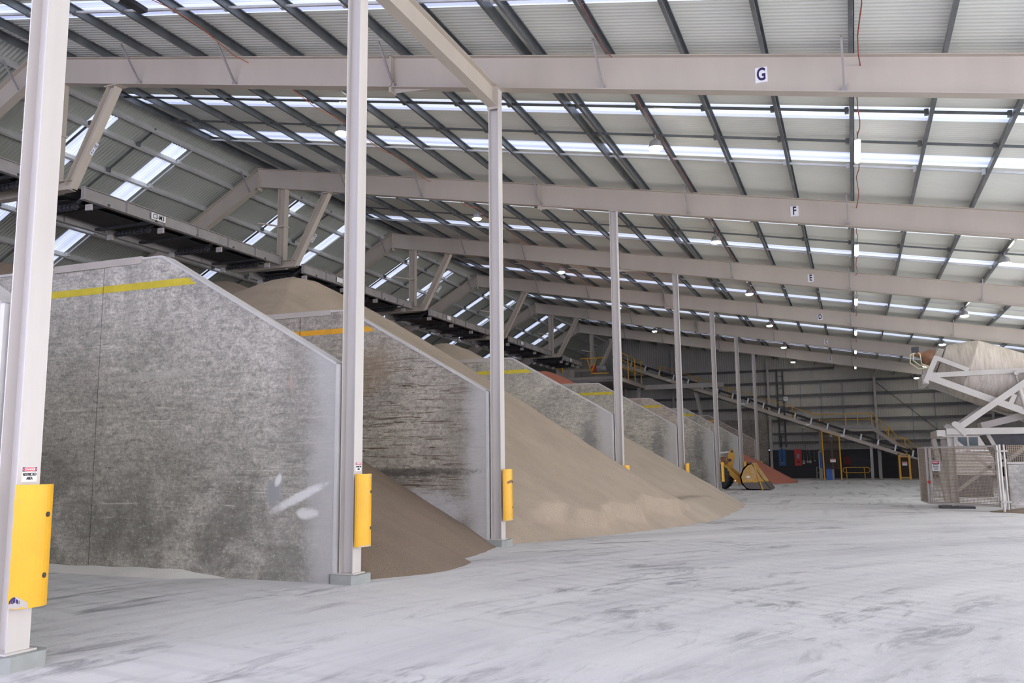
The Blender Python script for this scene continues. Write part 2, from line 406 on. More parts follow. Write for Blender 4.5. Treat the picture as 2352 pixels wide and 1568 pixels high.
def ribwall(mb, x0, x1, z0, ztop, Y, p=.2, a=.007):
    n = int((x1 - x0) / p * 4); o = len(mb.v)
    for i in range(n + 1):
        x = x0 + (x1 - x0) * i / n; yy = Y + a * (1 if (i % 4) in (0, 1) else -1)
        mb.v += [V((x, yy, z0)), V((x, yy, ztop(x)))]
    for i in range(n):
        mb.f.append([o + 2 * i, o + 2 * i + 2, o + 2 * i + 3, o + 2 * i + 1]); mb.sm.append(False)
bw = MB(); ribwall(bw, XL, XR + .4, 2.40, lambda x: zsheet(x), YB + .13)
tag(bw.build('wall_back', 'wallsheet', fix=False), 'ribbed grey metal sheeting of the far end wall', 'wall', kind='structure')
tag(MB().box((-7.6, YB + .05, 0), (XR + .4, YB + .25, 2.36)).build('wall_back_lower', 'black_clad'), 'black lower cladding of the far end wall', 'wall', kind='structure')
tag(MB().box((-6.45, YB - .02, 2.36), (XR + .4, YB + .06, 2.46)).build('trim_2', 'grey_steel'), 'grey strip along the top of the black cladding', 'trim', kind='structure')
tag(MB().box((XL - .2, YF0, 0), (XL, YB + .2, zsheet(XL) - .02)).build('wall_left', 'conc4'), 'low concrete wall under the left eave', 'wall', kind='structure')
rw = MB().box((XR + .1, 46, 0), (XR + .3, YB + .2, zsheet(XR) - .02))
tag(rw.build('wall_right', 'wallsheet'), 'grey side wall beyond the mixer', 'wall', kind='structure')
tag(MB().box((XL, YB - .75, 0), (-6.75, YB - .35, 4.95)).build('wall_back_concrete', 'conc4'), 'concrete retaining wall in front of the end sheeting', 'wall', kind='structure')

# ------------------------------------------------------------------ roof steel
def cprof(mb, x, ztop_fn, slope, y0, y1, flip=1, h=.2, w=.075, t=.006, lip=.02):
    c, s = 1 / math.sqrt(1 + slope * slope), slope / math.sqrt(1 + slope * slope)
    pr = [(0, 0), (w, 0), (w, lip), (w - t, lip), (w - t, t), (t, t), (t, h - t), (w - t, h - t), (w - t, h - lip), (w, h - lip), (w, h), (0, h)]
    poly = [(x + (u * flip) * c - v * s, ztop_fn(x) + .002 + (u * flip) * s + v * c) for u, v in pr]
    mb.prism(poly, y0, y1, 'y'); return mb
PX = [-20.02, -19.14, -17.65, -16.15, -14.68, -13.2, -11.8, -10.36, -8.87, -7.42, -5.95, -5.68, -4.2, -2.7, -1.19, .33, 1.86, 3.36, 4.85, 6.35, 7.85, 9.35, 10.85, 12.35, 13.8]
ORD = ['first', 'second', 'third', 'fourth', 'fifth', 'sixth', 'seventh', 'eighth', 'ninth', 'tenth', 'eleventh', 'twelfth', 'thirteenth', 'fourteenth', 'fifteenth',
       'sixteenth', 'seventeenth', 'eighteenth', 'nineteenth', 'twentieth', 'twenty-first', 'twenty-second', 'twenty-third', 'twenty-fourth', 'twenty-fifth']
for i, x in enumerate(PX):
    m = MB(); cprof(m, x, zt, -S1, YF0, YB, 1 if i != 10 else -1)
    extra = {10: ', left of the close pair', 11: ', right of the close pair'}.get(i, '')
    tag(m.build('roof_purlin', 'galv'), '%s dark purlin from the ridge on the right slope%s' % (ORD[i], extra), 'purlin', 'purlins of the right roof slope')
PL = [-20.72, -21.45, -22.70, -23.95, -25.2, -26.45, -27.7, -28.95, -30.2, -31.45]
for i, x in enumerate(PL):
    m = MB(); cprof(m, x, zlt, S2, YF0, YB, -1, .235, .085)
    tag(m.build('roof_purlin', 'galv_lit'), '%s pale roof purlin down from the ridge on the steep left slope' % ORD[i], 'purlin', 'purlins of the left roof slope')  # light on these purlins is painted in with the paler copy

BR = {('H', 'G'): [9.0, 11.5, 13.95], ('G', 'F'): [19.2, 21.15, 23.03], ('F', 'E'): [29.33, 31.54, 33.69], ('E', 'D'): [39.7, 42.0, 44.35], ('D', 'C'): [50.0, 52.1, 54.5], ('C', 'B'): [60.7, 62.6, 64.6]}
NTH = ['nearest', 'middle', 'farthest']
for (a, b), ys in BR.items():
    for k, yy in enumerate(ys):
        where = 'between rafters %s and %s' % (a, b) if a != 'H' else 'in front of rafter G'
        m = MB()
        for x0, x1 in zip(PX[:-1], PX[1:]):
            m.bar((x0 + .01, yy, zt(x0 + .01) + .085), (x1 - .005, yy, zt(x1 - .005) + .085), .05, .05)
            m.box((x1 - .09, yy - .05, zt(x1) + .03), (x1 - .008, yy + .05, zt(x1) + .15))
        tag(m.build('purlin_bridging', 'galv_lit' if (k == 2 or a == 'E') else 'galv'), '%s row of bridging across the right-slope purlins %s' % (NTH[k], where), 'purlin bridging', 'bridging rows of the right slope')  # rows that catch the light are painted with the paler copy
        m = MB()
        for x0, x1 in zip(PL[:-1], PL[1:]):
            m.bar((x0, yy + .1, zlt(x0) + .10), (x1, yy + .1, zlt(x1) + .10), .05, .05)
            m.box((x1 - .03, yy + .04, zlt(x1) + .02), (x1 + .07, yy + .16, zlt(x1) + .16))
        tag(m.build('purlin_bridging', 'galv_lit' if k == 2 else 'galv'), '%s row of bridging across the left-slope purlins %s' % (NTH[k], where), 'purlin bridging', 'bridging rows of the left slope')  # same here: the lit row gets its brightness from the paler colour

FB = [-16.45, -13.45, -9.1, -4.3, .22, 4.8, 9.3]
for nm, yf in FR:
    root = thing('portal_rafter', (XC, yf, zb(XC)), 'cream steel portal rafter lettered %s, spanning the shed' % nm, 'rafter', 'portal rafters')
    m = MB(); m.prism([(XA, zb(XA) + .016), (XR, zb(XR) + .016), (XR, zt(XR) - .016), (XA, zt(XA) - .016)], yf - .006, yf + .006)
    for f in (zb, zt):
        sg = 1 if f is zb else -1
        m.bar((XA, yf, f(XA) + sg * .008), (XR, yf, f(XR) + sg * .008), .25, .016)
    m.build('right_rafter', 'steel', root)
    m = MB(); m.prism([(XA, zlb(XA) + .016), (XL, zlb(XL) + .016), (XL, zlt(XL) - .016), (XA, zlt(XA) - .016)], yf - .006, yf + .006)
    for f in (zlb, zlt):
        sg = 1 if f is zlb else -1
        m.bar((XA, yf, f(XA) + sg * .008), (XL, yf, f(XL) + sg * .008), .25, .016)
    m.build('left_rafter', 'steel', root)
    MB().box((XA - .015, yf - .125, zb(XA) - .12), (XA + .015, yf + .125, zt(XA) + .02)).build('apex_plate', 'steel', root)
    MB().box((-9.16, yf - .125, zb(-9.16) - .13), (-9.11, yf + .125, zt(-9.16) + .02)).build('splice_plate', 'steel', root)
    m = MB()
    m.prism([(-9.11, zb(-9.11)), (-9.11, zb(-9.11) - .11), (-8.2, zb(-8.2))], yf - .006, yf + .006)
    m.build('splice_gusset', 'steel', root)
    for x in FB:
        b = MB(); b.bar((x, yf - .012, zb(x) + .04), (x, yf - .70, zt(x) + .06), .04, .04); b.box((x - .05, yf - .09, zb(x) + .018), (x + .05, yf - .01, zb(x) + .10))
        b.build('fly_brace', 'grey_steel', root)
    b = MB(); b.bar((-20.72, yf - .012, zlb(-20.72) + .04), (-20.72, yf - .6, zlt(-20.72) + .02), .04, .04); b.build('fly_brace', 'grey_steel', root)
    # letter plate on the web
    sx, sz = -1.215, zb(-1.215) + .36
    if nm in 'DCB': sz -= .03
    pl = thing('letter_sign', (sx, yf - .012, sz), 'white plate with black letter %s on the rafter web' % nm, 'sign', 'rafter letter plates')
    plate((sx, yf - .014, sz), (1, 0, 0), (0, 0, 1), .225, .30).build('plate', 'white_sign', pl)
    put_text('letter', nm, .34, (sx, yf - .015, sz), (1, 0, 0), (0, 0, 1), 'purple_ink', pl, .68, .025)

# ------------------------------------------------------------------ columns, plinths, guards, danger signs
COLS = [('H', 5.48, 9.47, 'steel column nearest the camera at the left edge of the view'),
        ('1', 10.795, 9.05, 'second steel column from the left, rising out of the top of the view'),
        ('G', 16.286, None, 'steel column under the end of rafter G with the long beam on top'),
        ('F', 26.127, None, 'steel column under rafter F standing in the tan heap'),
        ('E', 36.41, None, 'steel column under rafter E behind the second tan heap'),
        ('D', 46.69, None, 'steel column under rafter D in front of the loader'),
        ('C', 56.97, None, 'steel column under rafter C behind the loader bucket'),
        ('B', 67.25, None, 'farthest steel column of the row, under rafter B')]
HF = .11
for nm, yf, top, lab in COLS:
    top = top or zb(XC) - .004
    root = thing('steel_column', (XC, yf, 0), 'pale ' + lab, 'column', 'columns along the bunkers')
    m = MB()
    for sx in (-1, 1): m.box((XC + sx * HF - (.013 if sx > 0 else 0), yf - HF, .12), (XC + sx * HF + (.013 if sx < 0 else 0), yf + HF, top))
    m.box((XC - HF + .013, yf - .005, .12), (XC + HF - .013, yf + .005, top))
    m.build('shaft', 'column', root)
    MB().box((XC - .15, yf - .15, .125), (XC + .15, yf + .15, .14)).build('base_plate', 'column', root)
    if top == zb(XC) - .004 : MB().box((XC - .14, yf - .13, top - .02), (XC + .14, yf + .13, top)).build('cap_plate', 'column', root)
    c = .07; w = .235
    p = [(-w + c, -w), (w - c, -w), (w, -w + c), (w, w - c), (w - c, w), (-w + c, w), (-w, w - c), (-w, -w + c)]
    MB().prism([(XC + a, yf + b) for a, b in p], -.01, .125, 'z').build('plinth', 'plinth', root)
GL = {'H': 'battered yellow guard with two bolt holes on the nearest column', '1': 'yellow guard on the second column from the left, scuffed at top and foot',
      'G': 'yellow guard on the column under rafter G with a grey smudge', 'F': 'yellow guard half buried in the tan heap on the column under rafter F',
      'E': 'yellow guard on the column under rafter E behind the heap', 'D': 'yellow guard on the column in front of the loader tyre',
      'C': 'yellow guard on the column just left of the loader bucket', 'B': 'yellow guard on the farthest column, above the red heap'}
for nm, yf, top, lab in COLS:
    x0 = XC + HF
    root = thing('column_guard', (x0, yf, .5), GL[nm], 'guard', 'yellow guards on the columns')
    # bent half-round plate standing off the flange, with two bolt holes on the side away from the camera
    R = .165; n = 14; prof = []
    for i in range(n + 1):
        a = -PI / 2 + PI * i / n; prof.append((x0 + .06 + R * 1.0 * math.cos(a) * .75, yf + R * math.sin(a) * 1.05))
    inn = [(x0 + .06 + (p[0] - x0 - .06) * .93, yf + (p[1] - yf) * .95) for p in prof]
    m = MB(); k = len(prof); zs = [.5, 1.5]
    vs = []
    for z in zs:
        for p in prof: vs.append((p[0], p[1], z))
        for p in inn: vs.append((p[0], p[1], z))
    fs = []
    L = 2 * k
    for i in range(k - 1):
        fs.append((i, i + 1, L + i + 1, L + i)); fs.append((k + i, L + k + i, L + k + i + 1, k + i + 1))
        fs.append((i, k + i, k + i + 1, i + 1)); fs.append((L + i, L + i + 1, L + k + i + 1, L + k + i))
    fs += [(0, L, L + k, k), (k - 1, 2 * k - 1, L + 2 * k - 1, L + k - 1)]
    m.add(vs, fs, False)
    g = m.build('bent_plate', 'yellow', root)
    for z in (.75, 1.25):
        h = MB(); a = .33; px = x0 + .06 + R * .75 * math.cos(a); py = yf + R * 1.05 * math.sin(a)
        nrm = V((math.cos(a), math.sin(a), 0))
        h.lathe(V((px, py, z)) - nrm * .02, nrm, [(0, .022), (.028, .022)], 14); h.build('bolt_hole', 'dark_steel', root)
        MB().box((x0, yf - .04, z - .03), (x0 + .08, yf + .04, z + .03)).build('standoff', 'grey_steel', root)
    def patch(name, mat, a0, a1, z0, z1, k):
        m = MB(); rnd = random.Random(k); n = 7; lo = []; hi = []
        for i in range(n + 1):
            a = a0 + (a1 - a0) * i / n; px, py = x0 + .06 + (R * .75 + .0025) * math.cos(a), yf + (R * 1.05 + .0025) * math.sin(a); e = .5 - abs(i / n - .5)
            lo.append((px, py, z0 + (z1 - z0) * .25 * rnd.random() * e * 2)); hi.append((px, py, z0 + (z1 - z0) * (.35 + .65 * e * 2 * (.6 + .4 * rnd.random()))))
        for i in range(n): m.quad(lo[i], lo[i + 1], hi[i + 1], hi[i])
        m.build(name, mat, root)
    if nm == 'H':
        patch('bare_patch', 'cap', -1.5, -.45, .50, .62, 3); patch('dent', 'purple_ink', -1.45, -.85, .54, .61, 5)
    if nm == '1':
        patch('chipped_paint', 'cap', .05, .75, 1.455, 1.499, 7); patch('chipped_paint', 'cap', -1.1, .5, .50, .53, 8)
    if nm == 'G': patch('smudge', 'rust', -.9, .6, 1.22, 1.31, 9); patch('chipped_paint', 'cap', -.6, .2, .50, .54, 10)
for nm, yf, zc, lab in (('H', 5.48, 1.585, 'danger restricted area sign on the nearest column'), ('1', 10.795, 1.60, 'danger restricted area sign on the second column from the left')):
    x = XC + HF + .001; w, h = .145, .125
    r, u = (0, 1, 0), (0, 0, 1)
    s = thing('danger_sign', (x, yf, zc), 'small white ' + lab, 'sign', 'restricted area signs')
    plate((x + .004, yf, zc), r, u, w, h, .004).build('plate', 'white_sign', s)
    hb = .037; cz = zc + h / 2 - hb / 2 - .003
    plate((x + .0055, yf, cz), r, u, w * .97, hb, .0015).build('header_band', 'purple_ink', s)
    ellipse((x + .0055, yf, cz), r, u, w * .96, hb * .97, t=.0008).build('white_oval', 'white_sign', s)
    ellipse((x + .0055, yf, cz), r, u, w * .93, hb * .90, t=.0014).build('red_oval', 'red_sign', s)
    put_text('danger_lettering', 'DANGER', .026, (x + .0065, yf, cz), r, u, 'white_sign', s, .95)
    put_text('restricted_lettering', 'RESTRICTED', .034, (x + .0055, yf, zc - .002), r, u, 'black_ink', s, .68)
    put_text('area_lettering', 'AREA', .034, (x + .0055, yf, zc - .035), r, u, 'black_ink', s, .70)

b = MB(); b.ibeam((XC, FY['G'] - .13, 9.28), (XC, -2.0, 9.28), .46, .21, tw=.01, tf=.014)
root = thing('eave_beam', (XC, 10.8, 9.05), 'long steel beam running from column G back over the camera', 'beam')
b.build('beam', 'steel', root)
MB().box((XC - .12, FY['G'] - .135, 9.0), (XC + .12, FY['G'] - .115, 9.52)).build('end_plate', 'steel', root)

# ------------------------------------------------------------------ bunker walls
WALLS = [('H', 5.48, 'conc1', 'stripe_yellow', 'concrete bunker wall ending at the nearest column'),
         ('1', 10.79, 'conc1', 'stripe_yellow', 'large grey concrete bunker wall nearest the camera with a yellow line'),
         ('G', 16.286, 'conc2', 'stripe_orange', 'rust-streaked concrete bunker wall with an orange line'),
         ('F', 26.127, 'conc3', 'stripe_yellow', 'pale concrete bunker wall behind the large tan heap'),
         ('E', 36.41, 'conc3', 'stripe_yellow', 'concrete bunker wall under rafter E behind the second tan heap'),
         ('D', 46.69, 'conc3', 'stripe_yellow', 'concrete bunker wall just in front of the loader'),
         ('C', 56.97, 'conc3', 'stripe_yellow', 'concrete bunker wall behind the loader arm'),
         ('B', 67.25, 'conc4', 'stripe_orange', 'farthest concrete bunker wall beside the red heap')]
for nm, yf, cm, sm_, lab in WALLS:
    y0, y1 = yf - .13, yf + .13
    root = thing('bunker_wall', (-6.85, yf, 0), lab, 'wall', 'bunker walls')
    xj, xl = -11.34, XL + .05
    MB().prism([(-6.85, 0), (-6.85, 3.06), (-10.15, 4.95), (xj, 4.95), (xj, 0)], y0, y1).build('front_panel', cm, root)
    MB().prism([(xj - .025, 0), (xj - .025, 4.94), (xl, 4.94), (xl, 0)], y0 + .012, y1 - .012).build('rear_panel', cm, root)
    m = MB(); d = V((-3.3, 0, 1.89)).normalized(); up = V((1.89, 0, 3.3)).normalized()
    m.bar(V((-6.87, yf, 3.06)) + up * .012, V((-10.16, yf, 4.955)) + up * .012, .28, .03, up)
    m.bar((-10.15, yf, 4.965), (-10.56, yf, 4.965), .27, .03); m.build('edge_capping', 'back_paint', root)
    m = MB().box((-12.45, y0 - .02, 4.88), (-10.55, y1 + .02, 5.0)); m.build('top_channel', 'cap', root)
    MB().box((xl, y0 - .005, 4.93), (-12.45, y1 + .005, 4.975)).build('rear_capping', 'back_paint', root)
    MB().box((-6.86, y0 - .006, .02), (-6.81, y1 + .006, 3.06)).build('edge_angle', 'back_paint', root)
    MB().prism([(-9.44, 4.455), (-9.60, 4.57), (xj + .002, 4.57), (xj + .002, 4.455)], y0 - .003, y0 + .01).build('painted_line', sm_, root)
    MB().prism([(xj - .028, 4.455), (xj - .028, 4.57), (xl, 4.57), (xl, 4.455)], y0 + .009, y0 + .02).build('painted_line', sm_, root)

# ------------------------------------------------------------------ heaps
def heap(name, mat, label, xr, yr, step, fn, keep=lambda x, y: True, cat='heap'):
    x0, x1 = xr; y0, y1 = yr; nx = int((x1 - x0) / step); ny = int((y1 - y0) / step)
    idx = {}; m = MB()
    for i in range(nx + 1):
        for j in range(ny + 1):
            x = x0 + (x1 - x0) * i / nx; y = y0 + (y1 - y0) * j / ny
            if not keep(x, y): continue
            z = fn(x, y)
            if z < -.25: continue
            idx[(i, j)] = len(m.v); m.v.append(V((x, y, max(z, -.03))))
    for i in range(nx):
        for j in range(ny):
            q = [(i, j), (i + 1, j), (i + 1, j + 1), (i, j + 1)]
            if all(k in idx for k in q):
                if max(m.v[idx[k]].z for k in q) > -.029: m.f.append([idx[k] for k in q]); m.sm.append(True)
    return tag(m.build(name, mat, fix=False), label, cat, kind='stuff')
def nz(x, y, s, k=0.0): return mnoise.noise(V((x * s + k, y * s - k, k)))
def lerp_tab(t, y):
    if y <= t[0][0]: return t[0][1]
    for (a, b), (c, d) in zip(t, t[1:]):
        if y <= c: return b + (d - b) * (y - a) / (c - a)
    return t[-1][1]
def cone(x, y, px, py, pz, s, soft=.7):
    d = math.sqrt((x - px) ** 2 + (y - py) ** 2 + soft * soft); return pz + s * soft - s * d
TOE1 = [(16.4, -6.75), (17.4, -6.1), (18.6, -5.3), (20, -4.65), (21.1, -4.28), (22.5, -3.85), (24.1, -3.5), (26, -3.5), (30, -3.5)]
def h1(x, y):
    a = cone(x, y, -15.4, 21.6, 7.16, .667, 1.2); r = math.hypot(x + 15.4, y - 21.6)
    b = .66 * (lerp_tab(TOE1, y) - x)
    c = cone(x, y, -20.2, 24.2, 8.0, .55)
    z = max(min(a, b), min(c, 8.0) if x < -13 else -9)
    # avalanche runnels and a scooped lip along the toe
    ang = math.atan2(y - 21.6, x + 15.4)
    z += .05 * nz(ang * 9, r * .12, 1.0, 3) * min(1, max(0, z)) + .02 * nz(x, y, 2.2, 5)
    dt = lerp_tab(TOE1, y) - x
    if 17.6 < y < 25.0:
        w = .70 + .30 * nz(x * .2, y, .9, 8) + .18 * nz(0, y, 2.4, 2); e = max(0, min(1, (y - 17.6) / .8, (25.0 - y) / .8))
        if dt < w: z -= .16 * e * min(1, max(0, dt + .1) / .3)
        else: z += .14 * e * math.exp(-(dt - w) / .8)
    return z
kp1 = lambda x, y: (x > -6.80) or (16.42 <= y <= 25.995)
heap('granule_heap', 'grain', 'large tan granule heap spilling between columns G and F onto the floor', (XL + .1, -3.2), (16.42, 31.0), .10, h1, kp1)
def h2(x, y):
    a = cone(x, y, -15.2, 31.6, 6.40, .594); r = math.hypot(x + 15.2, y - 31.6); ang = math.atan2(y - 31.6, x + 15.2)
    a -= .32 * max(0, y - 35.0) * min(1, max(0, (x + 8.2) / 1.2))
    tl = -3.62 - .25 * max(0, 24.6 - y) ** 2 - .22 * max(0, y - 31) ** 2 + .1 * nz(x * .3, y, 1.3, 4)
    a = max(a, min(.52 * (tl - x), .50 + .1 * nz(x, y, .8, 2)) if y < 34 else -9)
    return a + .06 * nz(ang * 10, r * .12, 1.0, 7) * min(1, max(0, a)) + .02 * nz(x, y, 2.2, 9)
kp2 = lambda x, y: (x > -6.80) or (26.26 <= y <= 36.275)
heap('granule_heap', 'grain_pale', 'paler tan granule heap between columns F and E, behind the first heap', (XL + .1, -3.2), (22.5, 41.0), .14, h2, kp2)
TOE0 = [(10.92, -6.75), (11.3, -6.45), (12.0, -6.0), (12.7, -5.9), (13.5, -6.0), (14.2, -6.35), (14.9, -6.85), (15.6, -7.15), (16.2, -7.15)]
def h0(x, y):
    z = (.46 if y < 14 else .46 + .06 * min(1, y - 14)) * (lerp_tab(TOE0, y) - x) - .22 * math.exp(-((y - 14.6) / .55) ** 2)
    v = cone(x, y, -11.4, 11.9, 2.85, .52)
    v2 = .47 * (-7.2 - x) - .10 * (16.15 - y)
    z = min(z, max(v, v2 if y > 13 else -9))
    return max(min(z, 4.6), min(6.05, cone(x, y, -18.6, 13.6, 6.7, .58))) + .02 * nz(x, y, 2.4, 4)
kp0 = lambda x, y: (x > -6.80) or (10.93 <= y <= 16.15)
heap('granule_heap', 'grain_dark', 'small dark brown granule heap between the second column and column G', (XL + .1, -5.4), (10.93, 16.15), .09, h0, kp0)
def h3(x, y): return cone(x, y, -9.6, 64.3, 2.95, .56) + .03 * nz(x, y, 1.6, 4)
heap('granule_heap', 'grain_red', 'salmon-red granule heap beside the loader bucket near the far wall', (-26, -3.8), (57.2, 70.0), .17, h3, lambda x, y: (x > -6.8) or (57.12 <= y <= 67.1))
def h4(x, y):
    return min(cone(x, y, -15.9, 43.3, 6.75, .5, .4), 6.30 + .12 * nz(x, y, 1.4, 3)) + .05 * nz(x, y, .9, 3)
heap('granule_heap', 'grain_red', 'red granule heap high in the bunker behind wall E, under the conveyor', (-30, -8.5), (36.55, 46.55), .22, h4)
def h5(x, y): return min(.10, .33 - abs(x + 11.6) * .11) - (10.66 - y) * .35 + .03 * nz(x, y, 1.5, 1)
heap('dust_drift', 'dust', 'low drift of pale dust along the foot of the nearest concrete wall', (-14, -8.3), (9.6, 10.655), .08, h5, cat='dust')

# ------------------------------------------------------------------ overhead conveyor and its hangers
def beamI(m, p0, p1, dep, bf, up): return m.ibeam(p0, p1, dep, bf, up, .012, .016)
HS = {'G': 'H2', 'F': 'G2', 'E': 'F2', 'D': None, 'C': None, 'B': None}
for nm, yf in FR:
    root = thing('conveyor_hanger', (-18.7, yf, 8.78), 'cream steel hanger under rafter %s carrying the overhead conveyor' % nm, 'hanger', 'conveyor hangers')
    m = MB(); beamI(m, (-19.22, yf, 9.02), (-19.22, yf, zb(-19.22)), .30, .25, (1, 0, 0)); m.build('vertical_post', 'steel', root)
    m = MB(); beamI(m, (-18.66, yf, 8.86), (-17.30, yf, zb(-17.30) - .01), .25, .24, (1, 0, -.55))
    m.prism([(-18.98, 8.79), (-18.60, 8.79), (-18.38, 9.20), (-18.62, 9.36), (-18.80, 9.02), (-18.98, 9.01)], yf - .008, yf + .008); m.build('slanted_post', 'steel', root)
    m = MB(); beamI(m, (-18.60, yf, 8.90), (-21.25, yf, 8.90), .26, .25, (0, 0, 1)); m.build('cross_beam', 'steel', root)
    MB().box((-17.55, yf - .14, zb(-17.3) - .03), (-17.02, yf + .14, zb(-17.02) - .004)).build('top_cleat', 'steel', root)
    MB().bar((-19.35, yf - .15, 10.35), (-20.0, yf - .45, 10.45), .06, .05).build('stub_arm', 'steel', root)
    MB().box((-19.40, yf - .15, 10.30), (-19.04, yf + .15, 10.36)).build('clamp_band', 'steel', root)
    t = HS[nm]
    if t:
        d = V((1.32, 0, 1.68)).normalized(); c = V((-17.72, yf - .13, 9.78)) + V((.24, 0, -.14))
        s = thing('tag_sign', c, 'small white tag reading %s on the slanted hanger post under rafter %s' % (t, nm), 'sign', 'hanger tags')
        c = V((-18.62, yf - .132, 8.92)) + V((1.32, 0, 1.62)) * .56 + V((.115, 0, -.10))
        plate(c, d.cross(V((0, 1, 0))) * -1, d, .12, .34, .004).build('plate', 'white_sign', s)
        rr = d.cross(V((0, 1, 0))) * -1
        put_text('lettering', t[0], .15, c + d * .075, rr, d, 'black_ink', s, .8)
        put_text('lettering', t[1], .15, c - d * .085, rr, d, 'black_ink', s, .8)

root = thing('overhead_conveyor', (-18.5, 40, 8.3), 'long overhead belt conveyor hung from the rafters above the bunkers', 'conveyor')
ends = [6.0] + [v for _, v in FR[:-1]] + [64.2]
def module(ya, yb, nroll):
    # each bay is one straight length that climbs a little and drifts left towards the next hanger
    a, b = ya + .16, yb - .16
    def P(x, t, z): return V((x - .78 * t, a + (b - a) * t, z + .30 * t))
    for x, nm in ((-18.42, 'near_channel'), (-20.75, 'far_channel')):
        m = MB(); m.ibeam(P(x, 0, 8.73), P(x, 1, 8.73), .34, .15, tw=.012, tf=.016)
        for i in range(7):
            p = P(x, .004 + .992 * i / 6, 8.73); m.box((p.x - .07, p.y - .008, p.z - .155), (p.x + .07, p.y + .008, p.z + .155))
        m.build(nm, 'grey_steel', root)
    for i in range(5): MB().bar(P(-18.4, .1 + .2 * i, 8.62), P(-20.75, .1 + .2 * i, 8.62), .08, .08).build('cross_tie', 'dark_steel', root)
    m = MB(); pr = [(-18.75, 8.92), (-19.05, 8.74), (-20.2, 8.74), (-20.5, 8.92)]; vs = []
    for t in (0, 1): vs += [P(x, t, z) for x, z in pr] + [P(x, t, z + .02) for x, z in pr[::-1]]
    m.add(vs, [(0, 1, 2, 5), (5, 2, 6), (2, 3, 4)] if 0 else [tuple(range(8)), tuple(range(15, 7, -1))] + [(k, k + 8, (k + 1) % 8 + 8, (k + 1) % 8) for k in range(8)])
    m.build('carry_belt', 'belt', root)
    m = MB(); m.bar(P(-19.72, .01, 8.655), P(-19.72, .99, 8.655), 1.28, .016); m.build('return_belt', 'belt', root)
    for i in range(nroll):
        t = .05 + .90 * i / (nroll - 1); o = P(-19.1, t, 8.55)
        m = MB(); m.tube([o + V((.06, 0, 0)), o + V((-1.36, 0, 0))], .045, 10)
        for k in range(9): m.lathe(o - V((.02 + k * .15, 0, 0)), (-1, 0, 0), [(0, .085), (.075, .085)], 12)
        m.build('return_roller', 'dark_steel', root)
        for x in (-18.62, -20.6):
            p = P(x, t, 8.5); MB().box((p.x - .12, p.y - .035, p.z - .10), (p.x + .08, p.y + .035, p.z + .06)).build('drop_bracket', 'frame_grey', root)
        m = MB()
        for c, e in (((-18.7, 8.86), (-19.05, 8.66)), ((-19.08, 8.67), (-20.2, 8.67)), ((-20.22, 8.66), (-20.55, 8.86))):
            m.tube([P(c[0], t, c[1]), P(e[0], t, e[1])], .06, 8)
        m.build('troughing_idler', 'dark_steel', root)
for ya, yb in zip(ends[:-1], ends[1:]): module(ya, yb, 4)
for k, y in enumerate((19.3, 29.0, 39.0, 49.4, 59.5)):
    tt = [.29, .28, .26, .26, .34][k]; c = (-18.335 - .78 * tt, y, 8.735 + .30 * tt)
    s = thing('conveyor_sign', c, ['white sign lettered C3-M3 on the conveyor channel', 'white plate on the conveyor channel beside the second column', 'white plate on the conveyor channel between rafters E and D', 'white plate on the conveyor channel between rafters D and C', 'white plate on the conveyor channel past rafter C'][k], 'sign', 'conveyor plates')
    plate(c, (0, 1, 0), (0, 0, 1), .56 if k == 0 else .42, .19, .006).build('plate', 'white_sign', s)
    if k == 0: put_text('lettering', 'C3-M3', .2, c, (0, 1, 0), (0, 0, 1), 'black_ink', s, .80, .012)
m = MB()
for i in range(24):
    y0, y1 = 12 + i * 2.3, 12 + (i + 1) * 2.3
    m.tube([(-21.6, y0, 9.75), (-21.6, (y0 + y1) / 2, 9.72), (-21.6, y1, 9.75)], .012, 5)
tag(m.build('pull_wire', 'dark_steel'), 'thin stop wire stretched along the far side of the overhead conveyor', 'wire')

# ------------------------------------------------------------------ lamps, battens, cables
def lamp(x, y, proto=[None]):
    zt_ = zt(x)
    if proto[0] is None:
        root = thing('high_bay_lamp', (x, y, zt_ - .3), 'x', 'lamp', 'high bay lamps')
        c = V((x, y, zt_))
        MB().tube([c + V((0, 0, 0)), c + V((0, 0, -.12))], .02, 8).build('hook', 'lamp_body', root)
        MB().lathe(c + V((0, 0, -.12)), (0, 0, -1), [(0, .06), (.05, .13), (.16, .16), (.22, .19)], 20).build('housing', 'lamp_body', root)
        MB().lathe(c + V((0, 0, -.34)), (0, 0, -1), [(0, .17), (.035, .16), (.06, .10)], 20).build('lens', 'lens', root)
        proto[0] = root; return root
    r = copy_tree(proto[0]); r.location = (x, y, zt_ - .3); return r
LROW = {-13.2: 'left', -4.2: 'middle', 4.85: 'right'}
for x, ys in ((-13.2, [20.6, 30.3, 40.9, 52.3, 63.0]), (-4.2, [20.9, 31.2, 42.0, 52.7, 63.7, 73.8]), (4.85, [31.1, 42.2, 52.6, 64.9, 74.3])):
    for k, y in enumerate(ys):
        r = lamp(x, y); r['label'] = 'round high bay lamp, %s from the front in the %s row under the right slope' % (ORD[k], LROW[x])
for x in LROW:
    for y in (10.2, .2): lamp(x, y)['label'] = 'unseen round high bay lamp added to the %s row, %s' % (LROW[x], 'just above the view' if y > 5 else 'over the camera')  # unseen lamps added along the rows to light the near bays
